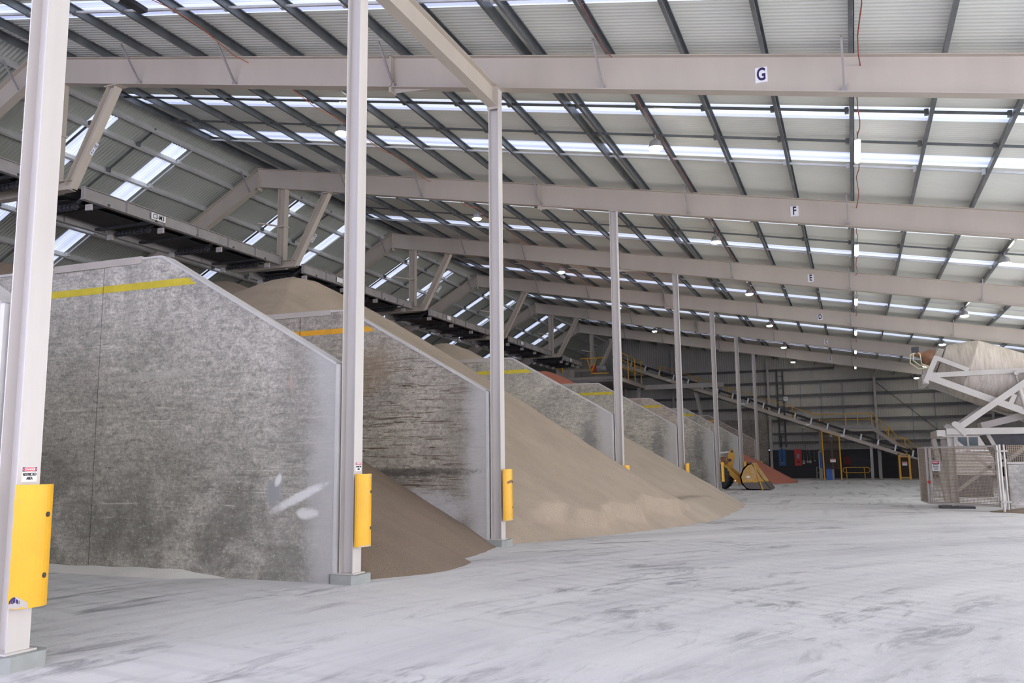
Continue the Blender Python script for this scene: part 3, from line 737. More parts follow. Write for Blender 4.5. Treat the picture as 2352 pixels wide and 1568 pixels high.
def batten(x, y, z, L, proto=[None]):
    if proto[0] is None:
        root = thing('batten_light', (x, y, z), 'x', 'light', 'batten lights')
        MB().box((x - .05, y - L / 2, z + .02), (x + .05, y + L / 2, z + .06)).build('tray', 'white_sign', root)
        n = 10; poly = [(x + .065 * math.cos(PI + PI * i / n), z + .03 + .06 * math.sin(PI + PI * i / n)) for i in range(n + 1)]
        MB().prism(poly, y - L / 2, y + L / 2).build('diffuser', 'tube', root)
        m = MB()
        for yy in (y - L * .4, y + L * .4): m.tube([(x, yy, z + .06), (x, yy, z + .28)], .006, 6)
        m.build('hanger_wire', 'dark_steel', root)
        proto[0] = root; return root
    r = copy_tree(proto[0]); r.location = (x, y, z); return r
for k, y in enumerate([20.85, 31.2, 41.8, 52.4, 62.0, 72.8]):
    r = batten(.48, y, 8.62, 1.5); r['label'] = 'white batten light hung along the red cable, %s from the front' % ORD[k]
m = MB()
for k, (y) in enumerate((13.2, 43.7, 54.7)):
    root = thing('tube_light', (-13.75, y, zt(-13.75) - .1), 'short tube light beside the left lamp row, %s' % ['at the top edge of the view', 'between rafters E and D', 'between rafters D and C'][k], 'light', 'tube lights')
    z = zt(-13.75) - .12
    MB().tube([(-13.9, y - .55, z), (-13.9, y - .2, z)], .09, 10).build('end_cap', 'white_sign', root)
    MB().box((-13.95, y - .5, z + .02), (-13.75, y + .5, z + .12)).build('tray', 'dark_steel', root)
def cable(name, label, mat, x, dz, y0, y1, sag, r=.010, side=.09):
    m = MB(); pts = []; n = int((y1 - y0) / .55)
    for i in range(n + 1):
        y = y0 + (y1 - y0) * i / n
        pts.append((x + side + .03 * math.sin(i * 1.3), y, zt(x) + dz - sag * abs(math.sin(i * .55)) + .03 * math.sin(i * 2.1)))
    m.tube(pts, r, 6); return tag(m.build(name, mat), label, 'cable', 'power cables under the roof')
cable('power_cable', 'orange power cable looped along the purlin of the left lamp row', 'orange_cable', -13.2, .02, 8, 63, .16)
cable('power_cable', 'reddish power cable along the purlin of the middle lamp row', 'red_cable', -4.2, .04, 8, 73, .08)
cable('power_cable', 'thin red cable hanging in line with the batten lights', 'red_cable', .48, -.08, 8, 73, .12, .012, .02)

# ------------------------------------------------------------------ far end: girts, posts, bracing
YG = YB - .02
for i, z in enumerate([9.15, 8.05, 6.94, 5.88, 4.84, 3.72, 2.98]):
    xl = XL if z < 4.5 else XA - (zt(XA) - z) / S2 + .5
    x1 = XR if z < 6.0 else min(XR, XC + (9.4747 + .73 - z) / S1 - .3)
    m = MB(); m.bar((xl if z > 5 else -6.4, YG, z), (x1, YG, z), .09, .2); m.bar((xl if z > 5 else -6.4, YG - .05, z - .1), (x1, YG - .05, z - .1), .1, .012)
    tag(m.build('wall_girt', 'girt'), '%s girt down on the far end wall' % ORD[i], 'girt', 'girts of the far wall')
for x, lab in ((-19.0, 'end wall post far left behind the transfer platform'), (-14.7, 'end wall post second from the left behind the inclined conveyor'), (-6.55, 'end wall post beside the blue panel'), (1.87, 'end wall post behind the walkway stairs'), (10.3, 'end wall post hidden near the right side')):
    m = MB(); top = zt(x) - .3; m.ibeam((x, YB - .16, 0), (x, YB - .16, top), .25, .2, (0, 1, 0)); tag(m.build('wall_post', 'frame_grey'), 'grey ' + lab, 'post', 'posts of the far wall')
for k, x in enumerate((-3.95, -2.33, -.62, 4.6, 6.25)):
    tag(MB().box((x - .035, YB + .03, 2.46), (x + .035, YB + .10, 7.9 if x < 3 else 6.9)).build('sheet_lap', 'galv'), '%s narrow vertical joint strip on the far end wall from the left' % ORD[k], 'joint strip', 'sheet joints of the far wall')
m = MB(); m.tube([(1.95, YB - .06, 7.85), (8.2, YB - .06, 2.1)], .025, 6)
tag(m.build('bracing_rod', 'dark_steel'), 'thin diagonal bracing rod on the far end wall', 'rod')
m = MB()
for x in (-5.8, -5.32): m.box((x - .05, YB - .14, 2.6), (x + .05, YB - .04, 9.2))
for i in range(12): m.box((-5.8, YB - .12, 2.9 + i * .52), (-5.32, YB - .08, 2.94 + i * .52))
tag(m.build('cable_ladder', 'dark_steel'), 'dark cable ladder climbing the far end wall', 'cable ladder')
s = thing('wall_notice', (-5.18, YB - .15, 6.7), 'white square notice beside the cable ladder on the far wall', 'sign')
plate((-5.18, YB - .15, 6.7), (1, 0, 0), (0, 0, 1), .34, .34).build('plate', 'white_sign', s)
MB().box((-5.28, YB - .157, 6.68), (-5.08, YB - .151, 6.74)).build('notice_print', 'grey_steel', s)

YP = YB - .02
root = thing('wall_panel', (-5.65, YP, 1.07), 'tall blue panel with a dark pipe hung on the black far wall', 'panel')
MB().box((-5.98, YP - .05, 1.05), (-5.40, YP + .09, 2.42)).build('board', 'blue', root)
MB().tube([(-5.69, YP - .09, 3.6), (-5.69, YP - .09, 1.35)], .035, 8).build('drop_pipe', 'dark_steel', root)
MB().lathe((-5.69, YP - .05, 1.33), (0, -1, 0), [(0, .07), (.06, .05)], 12).build('valve', 'grey_steel', root)
root = thing('wall_panel', (-4.45, YP, 1.06), 'tall red panel with grey notices on the black far wall', 'panel')
MB().box((-4.70, YP - .05, 1.04), (-4.14, YP + .09, 2.42)).build('board', 'red', root)
MB().box((-4.52, YP - .056, 1.66), (-4.30, YP - .05, 2.02)).build('notice', 'grey_steel', root)
MB().box((-4.48, YP - .056, 1.28), (-4.33, YP - .05, 1.44)).build('notice', 'dark_red', root)
for k, (x, z, w, h, lab) in enumerate([(-3.98, 1.33, .2, .32, 'cream switch box with a red button hanging at the left of the row'), (-3.68, 1.38, .13, .2, 'small beige switch box second in the row on the black wall'),
                                       (-3.47, 1.37, .2, .22, 'beige switch box third in the row on the black wall'), (-3.10, 1.44, .12, .1, 'tiny pale socket box at the right of the row')]):
    root = thing('switch_box', (x, YP, z), lab, 'switch box', 'switch boxes on the black wall')
    MB().box((x - w / 2, YP - .09, z - h / 2), (x + w / 2, YP + .09, z + h / 2)).build('box', 'cap', root)
    MB().tube([(x, YP - .02, z + h / 2), (x - .03, YP - .02, 2.38)], .014, 6).build('conduit', 'green_rail', root)
    if k == 0: MB().lathe((x, YP - .09, z + .08), (0, -1, 0), [(0, .05), (.03, .04)], 12).build('button', 'red', root)
root = thing('low_rail', (-3.0, YB - .5, 0), 'pale green low rail against the black wall left of the mesh guard', 'rail')
m = MB(); m.tube([(-2.98, YB - .5, 0), (-2.98, YB - .5, .94)], .05, 8); m.tube([(-2.98, YB - .5, .92), (-2.5, YB - .5, .92)], .03, 8); m.tube([(-2.98, YB - .5, .44), (-2.5, YB - .5, .44)], .03, 8)
m.build('rail', 'green_rail', root)
root = thing('hose_reel_cover', (-.58, YP, 1.1), 'dark red round-topped hose reel cover on the black wall', 'hose reel')
n = 12; poly = [(-.9, 1.1), (-.28, 1.1), (-.28, 1.5)] + [(-.59 + .31 * math.cos(PI * i / n), 1.48 + .30 * math.sin(PI * i / n)) for i in range(1, n)] + [(-.9, 1.5)]
MB().prism(poly, YP - .3, YP + .09).build('cover', 'dark_red', root)

# ------------------------------------------------------------------ inclined conveyor at the far end (plane y = 72)
YI = 72.0
def zi(x): return 5.49 - .366 * (x + 6.6)
root = thing('inclined_conveyor', (-6.6, YI, zi(-6.6)), 'inclined belt conveyor climbing left across the far end of the shed', 'conveyor')
for k, (yy, nm) in enumerate(((YI, 'near_stringer'), (YI + 1.0, 'far_stringer'))):
    m = MB(); m.ibeam((-18.6, yy, zi(-18.6)), (4.6, yy, zi(4.6)), .26, .09); m.build(nm, 'steel', root)
m = MB(); m.bar((-18.8, YI + .5, zi(-18.8) + .50), (4.8, YI + .5, zi(4.8) + .50), .95, .14); m.build('carry_belt', 'belt', root)
m = MB(); m.bar((-18.8, YI + .5, zi(-18.8) - .22), (4.8, YI + .5, zi(4.8) - .22), .9, .03); m.build('return_belt', 'belt', root)
for i in range(19):
    x = -17.2 + i * 1.18
    m = MB(); m.bar((x, YI - .02, zi(x) + .12), (x + .10, YI - .02, zi(x) + .56), .08, .12, (1, 0, 0)); m.build('idler_bracket', 'white_sign', root)
m = MB()
for i in range(19):
    x = -17.2 + i * 1.18; m.tube([(x + .05, YI, zi(x) + .32), (x + .05, YI + 1, zi(x) + .32)], .07, 8)
m.build('idler_rollers', 'dark_steel', root)
for x, lab in ((1.22, 0), (1.83, 1)):
    m = MB(); m.ibeam((x - .02, YI + .0 + lab * 1.0, 0), (x, YI + lab * 1.0, zi(x) - .13), .2, .2, (1, 0, 0)); m.build('support_leg', 'frame_grey', root)
m = MB(); m.ibeam((-11.5, YI + .5, 5.0), (-11.9, YI + .5, zi(-11.9) - .2), .3, .25, (1, 0, 0)); m.build('trestle_leg', 'frame_grey', root)
m = MB(); m.tube([(-3.6 + .1 * math.cos(a), YI - .1, zi(-3.6) - .22 + .14 * math.sin(a)) for a in [PI + i * PI / 8 for i in range(9)]], .02, 6); m.build('hanging_loop', 'hose', root)
for k, x in enumerate((-14.0, -8.1, -3.25, -.75)):
    MB().box((x - .16, YI - .06, zi(x) - .06), (x + .16, YI - .046, zi(x) + .06)).build('name_plate', 'white_sign', root)
root = thing('conveyor_handrail', (-8, YI + 1.5, zi(-8) + .9), 'thin yellow handrail following the far side of the inclined conveyor', 'handrail')
m = MB(); yy = YI + 1.5
m.tube([(-15.0, yy, zi(-15.0) + 1.0), (-2.7, yy, zi(-2.7) + 1.05)], .025, 6); m.tube([(-15.0, yy, zi(-15.0) + .5), (-2.7, yy, zi(-2.7) + .5)], .02, 6); m.build('rail', 'rail', root)
for x in (-15.0, -12.0, -9.4, -6.5, -4.45): MB().box((x - .035, yy - .03, zi(x) - .1), (x + .035, yy + .03, zi(x) + 1.0)).build('stanchion', 'rail', root)

# walkway platform with stairs
YW = 74.0
root = thing('walkway_platform', (0, YW, 4.1), 'grey walkway platform over the black wall with stairs going down to the right', 'walkway')
MB().box((-2.9, YW, 3.95), (1.55, YW + 1.1, 4.2)).build('deck', 'frame_grey', root)
MB().box((-2.9, YW - .02, 3.72), (1.5, YW + .06, 3.93)).build('edge_beam', 'steel', root)
m = MB(); m.bar((1.45, YW, 3.93), (3.9, YW, 2.1), .07, .28, (0, 0, 1)); m.bar((1.45, YW + 1.0, 3.93), (3.9, YW + 1.0, 2.1), .07, .28, (0, 0, 1)); m.build('stair_stringer', 'steel', root)
m = MB()
for i in range(9): m.box((1.6 + i * .27, YW, 3.78 - i * .2), (1.85 + i * .27, YW + 1.0, 3.81 - i * .2))
m.build('stair_treads', 'frame_grey', root)
m = MB(); m.box((-2.6, YW + .9, 0), (-2.45, YW + 1.05, 3.95)); m.build('support_leg', 'frame_grey', root)
root = thing('walkway_handrail', (0, YW, 4.2), 'yellow handrail along the walkway platform and down its stairs', 'handrail')
TR = [(-3.6, 5.45), (-2.75, 5.12), (1.42, 5.10), (2.62, 3.98), (3.22, 3.18), (3.72, 3.12), (4.65, 2.25)]
m = MB(); m.tube([(x, YW - .02, z) for x, z in TR], .035, 8); m.build('top_rail', 'rail', root)
m = MB(); m.tube([(-2.75, YW - .02, 4.64), (1.42, YW - .02, 4.66), (2.6, YW - .02, 3.45), (3.2, YW - .02, 2.72), (3.7, YW - .02, 2.66), (4.4, YW - .02, 2.0)], .03, 8); m.build('mid_rail', 'rail', root)
for x, z0, z1 in ((-2.42, 4.2, 5.1), (-.48, 4.2, 5.1), (.4, 4.2, 5.1), (1.42, 4.2, 5.1), (2.58, 3.15, 4.0), (3.7, 2.3, 3.12), (4.62, 1.6, 2.25)):
    MB().box((x - .04, YW - .05, z0), (x + .04, YW + .01, z1)).build('stanchion', 'rail', root)

# mesh guard around the bucket elevator under the conveyor
def meshpanel(m, o, r, u, w, h, sx, sy, t):
    o = V(o); r = V(r).normalized(); u = V(u).normalized()
    i = 0.0
    while i <= h + 1e-6: m.bar(o + u * i, o + u * i + r * w, t, t, u); i += sy
    i = 0.0
    while i <= w + 1e-6: m.bar(o + r * i, o + r * i + u * h, t, t, r); i += sx
YO = 71.4
root = thing('mesh_guard', (-1.6, YO, 0), 'tall brown mesh guard between two orange posts below the inclined conveyor', 'guard')
m = MB(); m.tube([(-2.22, YO, 0), (-2.26, YO, 3.72)], .06, 10); m.build('post', 'rail', root)
m = MB(); m.tube([(-1.0, YO, 0), (-1.02, YO, 3.28)], .06, 10); m.build('post', 'rail', root)
m = MB(); m.tube([(-2.26, YO, 3.72), (-1.02, YO, 3.28)], .03, 8); m.build('top_rail', 'rail', root)
m = MB(); meshpanel(m, (-2.2, YO, .85), (1, 0, 0), (0, 0, 1), 1.16, 2.4, .06, .06, .022); m.build('mesh_panel', 'brown_mesh', root)
m = MB(); m.box((-2.2, YO - .02, .83), (-1.0, YO + .02, .88)); m.box((-2.2, YO - .02, 1.66), (-1.0, YO + .02, 1.71)); m.build('frame_bars', 'brown_mesh', root)
root = thing('elevator_leg', (-1.6, YO + .5, 0), 'grey elevator column standing inside the tall mesh guard', 'column')
MB().box((-1.68, YO + .3, .0), (-1.52, YO + .46, 3.45)).build('shaft', 'frame_grey', root)
root = thing('plastic_bin', (-1.85, YO + .35, 0), 'bright blue plastic bin behind the tall mesh guard', 'bin')
MB().prism([(-2.1, .0), (-1.66, .0), (-1.7, 1.15), (-2.12, 1.15)], YO + .15, YO + .28).build('body', 'blue_plastic', root, .02)
root = thing('plastic_bin', (-2.45, YO + .55, 0), 'narrow blue plastic panel at the left of the tall mesh guard', 'bin')
MB().box((-2.52, YO + .6, .9), (-2.34, YO + .7, 2.1)).build('body', 'blue_plastic', root)
MB().box((-2.6, YO + .6, 0), (-2.5, YO + .7, 2.2)).build('post', 'frame_grey', root)
def far_sign(c, w, h, label):
    s = thing('danger_sign', c, label, 'sign', 'danger signs at the far end')
    plate(c, (1, 0, 0), (0, 0, 1), w, h, .01).build('plate', 'white_sign', s)
    c2 = V(c) + V((0, -.002, h * .27)); plate(c2, (1, 0, 0), (0, 0, 1), w * .92, h * .36, .002).build('header_band', 'red_sign', s)
    put_text('danger_lettering', 'DANGER', h * .30, c2, (1, 0, 0), (0, 0, 1), 'white_sign', s, 1.0)
far_sign((-1.55, YO - .04, 1.47), .40, .26, 'white and red danger sign on the tall brown mesh guard')
root = thing('barrier_rail', (0, 73.0, 0), 'low yellow barrier rail with rounded ends in front of the black wall', 'barrier')
pts = []
for cx, a0 in ((.86, -PI / 2), (-.70, PI / 2)):
    for i in range(7):
        a = a0 + PI * i / 6; pts.append((cx + .2 * math.cos(a), 73.0, .72 + .20 * math.sin(a)))
pts.append(pts[0]); m = MB(); m.tube(pts, .025, 8); m.build('loop_rail', 'rail', root)
for x in (-.62, .68): MB().tube([(x, 73, 0), (x - .04, 73, .92)], .035, 8).build('post', 'rail', root)
root = thing('mesh_door', (3.45, 72.0, 0), 'yellow framed mesh door at the foot of the inclined conveyor', 'door')
for x in (3.12, 3.80): MB().box((x - .07, 71.75, 0), (x + .07, 71.85, 1.93)).build('jamb', 'yellow', root)
m = MB(); m.box((3.05, 71.75, 1.86), (3.87, 71.85, 1.93)); m.box((3.19, 71.76, 1.66), (3.73, 71.84, 1.72)); m.box((3.19, 71.76, .14), (3.73, 71.84, .2)); m.build('crossbars', 'yellow', root)
m = MB(); meshpanel(m, (3.2, 71.8, .2), (1, 0, 0), (0, 0, 1), .52, 1.46, .05, .05, .024); m.build('mesh_panel', 'brown_mesh', root)
far_sign((3.46, 71.74, 1.18), .34, .28, 'white and red danger sign on the yellow mesh door')
root = thing('mesh_guard', (4.5, 72.0, 0), 'low brown mesh guard right of the yellow mesh door', 'guard')
m = MB(); m.prism([(3.9, .1), (5.3, .1), (5.3, 1.2), (3.9, 1.62)], 71.80, 71.84); m.build('panel', 'brown_mesh', root)
m = MB(); m.bar((3.9, 71.82, 1.64), (5.3, 71.82, 1.22), .08, .06); m.build('top_rail', 'frame_grey', root)
MB().prism([(2.98, .1), (3.03, .1), (3.03, 1.9), (2.98, 1.6)], 71.86, 71.95).build('side_panel', 'brown_mesh', root)

# ------------------------------------------------------------------ transfer platform, far upper left
root = thing('transfer_platform', (-18, 66, 7.6), 'steel transfer platform at the far end of the overhead conveyor', 'platform')
MB().box((-20.6, 63.5, 7.55), (-16.1, 71.5, 7.82)).build('deck', 'grey_steel', root)
m = MB(); m.ibeam((-16.0, 62.0, 7.7), (-16.0, 71.8, 7.7), .32, .12); m.build('edge_beam', 'steel', root)
m = MB(); m.ibeam((-20.6, 63.4, 7.83), (-16.0, 63.4, 7.83), .22, .12); m.build('edge_beam', 'cap', root)
m = MB(); m.ibeam((-16.1, 71.6, 7.65), (-9.5, 71.6, 7.65), .4, .15); m.build('cross_beam', 'frame_grey', root)
for x, y in ((-19.6, 63.7), (-16.3, 70.8)): MB().box((x - .12, y - .12, 4.0), (x + .12, y + .12, 7.55)).build('support_leg', 'frame_grey', root)
root = thing('platform_handrail', (-16.0, 66, 7.85), 'yellow handrail on the edge of the transfer platform', 'handrail')
for y in (64.0, 66.0, 68.3, 70.5): MB().box((-16.03, y - .035, 7.85), (-15.97, y + .035, 9.75)).build('stanchion', 'rail', root)
m = MB()
for z in (9.72, 9.2, 8.6): m.tube([(-16.0, 63.6, z), (-16.0, 71.5, z)], .03, 6)
m.build('rails', 'rail', root)
root = thing('drive_unit', (-17.8, 66.5, 7.85), 'conveyor drive with a blue-grey motor and yellow guard on the transfer platform', 'drive')
m = MB(); m.lathe((-18.3, 65.2, 8.75), (1, 0, 0), [(0, .2), (.08, .24), (.6, .24), (.7, .18)], 16); m.build('motor', 'grey_steel', root)
MB().box((-18.7, 65.0, 8.5), (-18.35, 65.5, 8.95)).build('gearbox', 'red', root)
m = MB(); m.bar((-19.4, 64.6, 9.5), (-17.4, 64.6, 9.5), .08, .08); m.bar((-18.9, 64.6, 9.5), (-18.5, 64.6, 8.3), .08, .08); m.bar((-18.1, 64.6, 9.5), (-18.6, 64.6, 8.3), .08, .08); m.bar((-18.6, 64.6, 8.3), (-17.2, 64.6, 8.3), .08, .08)
m.build('guard_frame', 'rail', root)
root = thing('transfer_chute', (-20.7, 65, 7.9), 'pale grey transfer chute box with a yellow hand crank', 'chute')
MB().prism([(-21.3, 7.95), (-20.15, 7.95), (-20.15, 8.68), (-21.3, 8.68)], 64.2, 65.4).build('box', 'cap', root)
MB().prism([(-20.95, 7.6), (-20.3, 7.6), (-20.2, 7.95), (-21.2, 7.95)], 64.4, 65.2).build('outlet', 'dark_steel', root)
m = MB(); m.tube([(-21.2, 64.1, 9.3), (-21.3, 64.1, 9.0), (-21.15, 64.1, 8.7), (-20.9, 64.1, 8.72), (-20.4, 64.1, 9.0)], .04, 8); m.tube([(-20.75, 64.1, 8.85), (-20.75, 64.1, 8.4)], .05, 8); m.tube([(-20.95, 64.1, 8.7), (-20.95, 64.1, 9.1)], .03, 8)
m.build('hand_crank', 'rail', root)

# ------------------------------------------------------------------ wheel loader (facing right out of its bay)
YL = 49.6
root = thing('wheel_loader', (-7.2, YL, 0), 'yellow wheel loader nosing out of its bay behind column D with bucket on the floor', 'loader')
bk = MB(); w0, w1 = YL - 1.25, YL + 1.25
outer = [(-4.22, .03), (-5.15, 1.43), (-5.35, 1.40), (-5.62, 1.12), (-5.78, .72), (-5.72, .36), (-5.50, .08), (-5.30, .03)]
inner = [(-4.30, .06), (-5.18, 1.36), (-5.32, 1.33), (-5.56, 1.08), (-5.71, .70), (-5.65, .38), (-5.46, .12), (-5.28, .07)]
n = len(outer)
for i in range(1, n):
    a, b, c, d = outer[i], outer[(i + 1) % n], inner[(i + 1) % n], inner[i]
    bk.add([(a[0], w0, a[1]), (b[0], w0, b[1]), (c[0], w0, c[1]), (d[0], w0, d[1]), (a[0], w1, a[1]), (b[0], w1, b[1]), (c[0], w1, c[1]), (d[0], w1, d[1])],
           [(0, 1, 2, 3), (7, 6, 5, 4), (0, 4, 5, 1), (1, 5, 6, 2), (2, 6, 7, 3), (3, 7, 4, 0)])
bucket = bk.build('bucket', 'bucket', root)
for yy in (w0, w1 - .03):
    MB().prism(outer, yy, yy + .03).build('bucket_side', 'bucket', bucket)
m = MB(); m.bar((-5.02, w0 - .02, 1.36), (-4.62, w0 - .02, .02), .03, .06, (1, 0, 0)); m.build('wear_strip', 'loader', bucket)
m = MB(); m.bar((-5.16, w0 - .01, 1.43), (-4.22, w0 - .01, .05), .03, .03, (1, 0, .6)); m.bar((-5.16, w1, 1.43), (-4.22, w1, .05), .03, .03, (1, 0, .6)); m.bar((-4.5, w0, .03), (-4.5, w1, .03), .04, .5, (1, 0, 0)); m.build('cutting_edge', 'dark_steel', bucket)
m = MB()
for x in (-5.36, -5.18): m.lathe((x, w0 - .04, 1.43), (0, 1, 0), [(0, .05), (.1, .05)], 12)
m.build('top_bolts', 'dark_steel', bucket)
MB().box((-5.44, w0 - .012, .66), (-5.26, w0 - .004, .76)).build('side_plate', 'white_sign', bucket)
for yy, nm in ((YL - .75, 'lift_arm'), (YL + .75, 'lift_arm')):
    arm = [(-8.6, 1.85), (-8.6, 1.6), (-6.85, 1.22), (-6.5, .95), (-6.08, .50), (-5.85, .27), (-5.64, .34), (-5.76, .58), (-6.2, 1.0), (-6.5, 1.30), (-6.85, 1.45)]
    MB().prism(arm, yy - .07, yy + .07).build(nm, 'loader', root)
bell = [(-6.72, 1.32), (-6.70, 1.18), (-6.50, 1.05), (-6.28, 1.27), (-6.16, 1.75), (-6.17, 2.08), (-6.25, 2.18), (-6.38, 2.17), (-6.46, 2.0), (-6.58, 1.68)]
MB().prism(bell, YL - .16, YL - .02).build('bell_crank', 'loader', root)
m = MB(); m.lathe((-6.40, YL - .24, 1.60), (0, 1, 0), [(0, .085), (.12, .085)], 18); m.lathe((-6.28, YL - .22, 2.07), (0, 1, 0), [(0, .06), (.1, .06)], 16); m.build('pivot_pin', 'dark_steel', root)
m = MB(); m.tube([(-6.30, YL - .09, 2.06), (-7.05, YL - .09, 1.98)], .045, 10); m.build('cylinder_rod', 'white_sign', root)  # chrome rod in plain white: its bright reflection is put into the colour
m = MB(); m.tube([(-7.0, YL - .09, 1.98), (-8.4, YL - .09, 1.85)], .085, 12); m.build('cylinder_barrel', 'dark_steel', root)
m = MB(); m.bar((-6.40, YL - .09, 1.22), (-5.72, YL - .09, .66), .1, .09); m.build('tilt_link', 'loader', root)
m = MB(); m.prism([(-5.84, .50), (-5.66, .60), (-5.6, 1.0), (-5.78, .92), (-5.95, .70)], YL - .5, YL - .42); m.prism([(-5.84, .50), (-5.66, .60), (-5.6, 1.0), (-5.78, .92), (-5.95, .70)], YL + .42, YL + .5); m.build('bucket_lug', 'rust', root)
for yy in (YL - 1.15, YL + .65):
    m = MB(); cx, cz, R = -7.10, .70, .72; prof = [(0, R * .62), (.03, R * .92), (.10, R), (.40, R), (.47, R * .92), (.5, R * .62)]
    m.lathe((cx, yy, cz), (0, 1, 0), prof, 32)
    for i in range(22):
        a = 2 * PI * i / 22; c = V((cx + (R + .012) * math.cos(a), yy + .25, cz + (R + .012) * math.sin(a)))
        m.bar(c + V((0, -.2, 0)), c + V((0, .2, 0)) + V((-math.sin(a), 0, math.cos(a))) * .08, .07, .05, (math.cos(a), 0, math.sin(a)))
    t = m.build('tyre', 'rubber', root)
    MB().lathe((cx, yy - .01, cz), (0, 1, 0), [(0, .1), (.03, .3), (.08, .42), (.2, .42)], 24).build('wheel_rim', 'loader', t)
MB().prism([(-10.6, .7), (-7.6, .7), (-7.4, 1.15), (-8.0, 1.8), (-10.6, 1.9)], YL - .6, YL + .6).build('chassis', 'loader', root)
MB().lathe((-6.08, YL - .83, .50), (0, -1, 0), [(0, .035), (.03, .025)], 10).build('marker_lamp', 'amber', root)
MB().box((-6.9, YL - .62, 1.45), (-6.5, YL - .1, 1.78)).build('front_frame', 'rust', root)

# ------------------------------------------------------------------ mixer at the right
root = thing('tilting_mixer', (4.0, 32.5, 0), 'large cream tilting drum mixer on a steel frame at the right edge', 'mixer')
d = V((.93, 0, -.367)).normalized(); C1 = V((3.74, 33.0, 4.60)) 
m = MB(); m.lathe(C1, d, [(-.86, .50), (-.84, .58)], 40); m.lathe(C1, d, [(-.84, .58), (0, 1.03)], 40); m.lathe(C1, d, [(0, 1.03), (1.6, 1.03)], 40); m.lathe(C1, d, [(1.6, 1.03), (2.6, .62), (2.7, .55)], 40); m.build('drum', 'drum', root)
m = MB(); m.lathe(C1, d, [(-1.10, .30), (-1.02, .40), (-.88, .42)], 24); m.build('drum_flange', 'cap', root)
m = MB(); m.lathe(C1, d, [(-1.42, .16), (-1.30, .26), (-1.16, .30), (-1.1, .26)], 20); m.lathe(C1, d, [(-1.72, .10), (-1.42, .13)], 14); m.build('gearbox', 'rust', root)
m = MB()
for k in range(8):
    a = 2 * PI * k / 8; c = C1 - d * 1.0 + V((0, 1, 0)) * .34 * math.cos(a) + d.cross(V((0, 1, 0))) * .34 * math.sin(a); m.lathe(c - d * .06, d, [(0, .045), (.1, .045)], 8)
m.build('flange_bolts', 'chrome', root)
m = MB(); P = C1 - d * 1.65
MB().box((P.x - .14, P.y - .15, P.z + .02), (P.x + .08, P.y + .1, P.z + .22)).build('junction_box', 'dark_steel', root)
for k, (sx, sz) in enumerate(((-.22, -.55), (-.12, -.42), (.12, -.38))):
    m.tube([P + V((0, -.1, .08)), P + V((sx * .9, -.15, -.05)), P + V((sx, -.15, sz * .6)), P + V((sx * .3 + .1, -.15, sz)), P + V((.45, -.2, -.52))], .022, 6)
m.build('hoses', 'hose', root)
def side(y, nm):
    w = .15
    m = MB()
    m.bar((2.72, y, 4.92), (3.66, y, 4.46), w - .01, .14); m.bar((2.74, y, 4.97), (2.34, y, 4.10), w + .02, .16, (1, 0, 0)); m.bar((2.44, y, 4.34), (5.6, y, 4.39), w - .02, .16)
    m.bar((2.40, y, 4.32), (5.6, y, 2.86), w, .21)
    m.bar((5.6, y, 4.42), (5.6, y, 2.8), w + .02, .16, (1, 0, 0)); m.bar((4.72, y, 3.20), (4.92, y, 3.62), w - .03, .14, (1, 0, 0))
    m.build(nm, 'mixer', root)
side(31.95, 'tilt_frame'); side(34.1, 'tilt_frame')
m = MB(); m.bar((2.36, 31.95, 4.22), (2.36, 34.1, 4.22), .2, .3); m.bar((5.55, 31.95, 2.95), (5.55, 34.1, 2.95), .2, .2); m.build('frame_ties', 'mixer', root)
for yy in (31.8, 34.25):
    m = MB(); m.bar((3.12, yy, 2.52), (5.75, yy, 4.36), .15, .19); m.build('tilt_strut', 'mixer', root)
    m = MB(); m.prism([(2.98, 2.72), (3.10, 2.80), (3.22, 2.76), (3.5, 2.42), (3.36, 2.30)], yy - .12, yy - .09); m.lathe((3.10, yy - .14, 2.70), (0, 1, 0), [(0, .09), (.1, .09)], 14); m.build('pivot_lug', 'mixer', root)
    m = MB(); m.bar((2.84, yy, 2.47), (6.4, yy, 2.45), .18, .20); m.build('base_beam', 'mixer', root)
m = MB(); m.bar((2.68, 31.7, 2.42), (2.68, 34.3, 2.42), .25, .2); m.build('base_crossbeam', 'mixer', root)
for y in (32.0, 34.2):
    m = MB(); m.ibeam((2.97, y, .03), (2.97, y, 2.30), .22, .2, (1, 0, 0)); m.box((2.72, y - .17, 2.29), (3.3, y + .17, 2.34)); m.box((2.75, y - .2, 0), (3.2, y + .2, .04)); m.build('frame_post', 'mixer', root)
m = MB(); m.bar((2.62, 34.0, 2.26), (2.84, 33.0, .02), .14, .14); m.build('raking_leg', 'mixer', root)
m = MB(); m.bar((3.1, 32.3, 2.2), (4.5, 32.3, .9), .10, .10); m.bar((4.9, 32.3, 1.95), (3.1, 32.3, .55), .10, .10); m.bar((5.2, 31.7, 2.05), (4.25, 31.7, 1.30), .12, .12); m.build('bracing', 'mixer', root)
m = MB(); m.tube([(5.0, 31.9, 4.25), (5.06, 31.9, 3.85)], .035, 8); m.tube([(5.05, 31.9, 3.85), (5.2, 31.9, 3.1)], .07, 10); m.lathe((5.0, 31.85, 4.3), (0, -1, 0), [(0, .08), (.06, .07)], 14); m.build('tilt_ram', 'frame_grey', root)
m = MB(); m.bar((4.0, 33.2, 2.66), (5.6, 33.2, 3.05), .9, .22); m.build('discharge_chute', 'cap', root)
m = MB(); m.prism([(4.05, 2.36), (6.4, 2.36), (6.1, 1.62), (4.42, 1.62)], 32.2, 34.0); m.build('hopper', 'dark_steel', root)
m = MB(); m.prism([(4.02, 2.38), (4.14, 2.38), (4.50, 1.55), (4.38, 1.55)], 32.1, 32.22); m.build('hopper_rib', 'frame_grey', root)
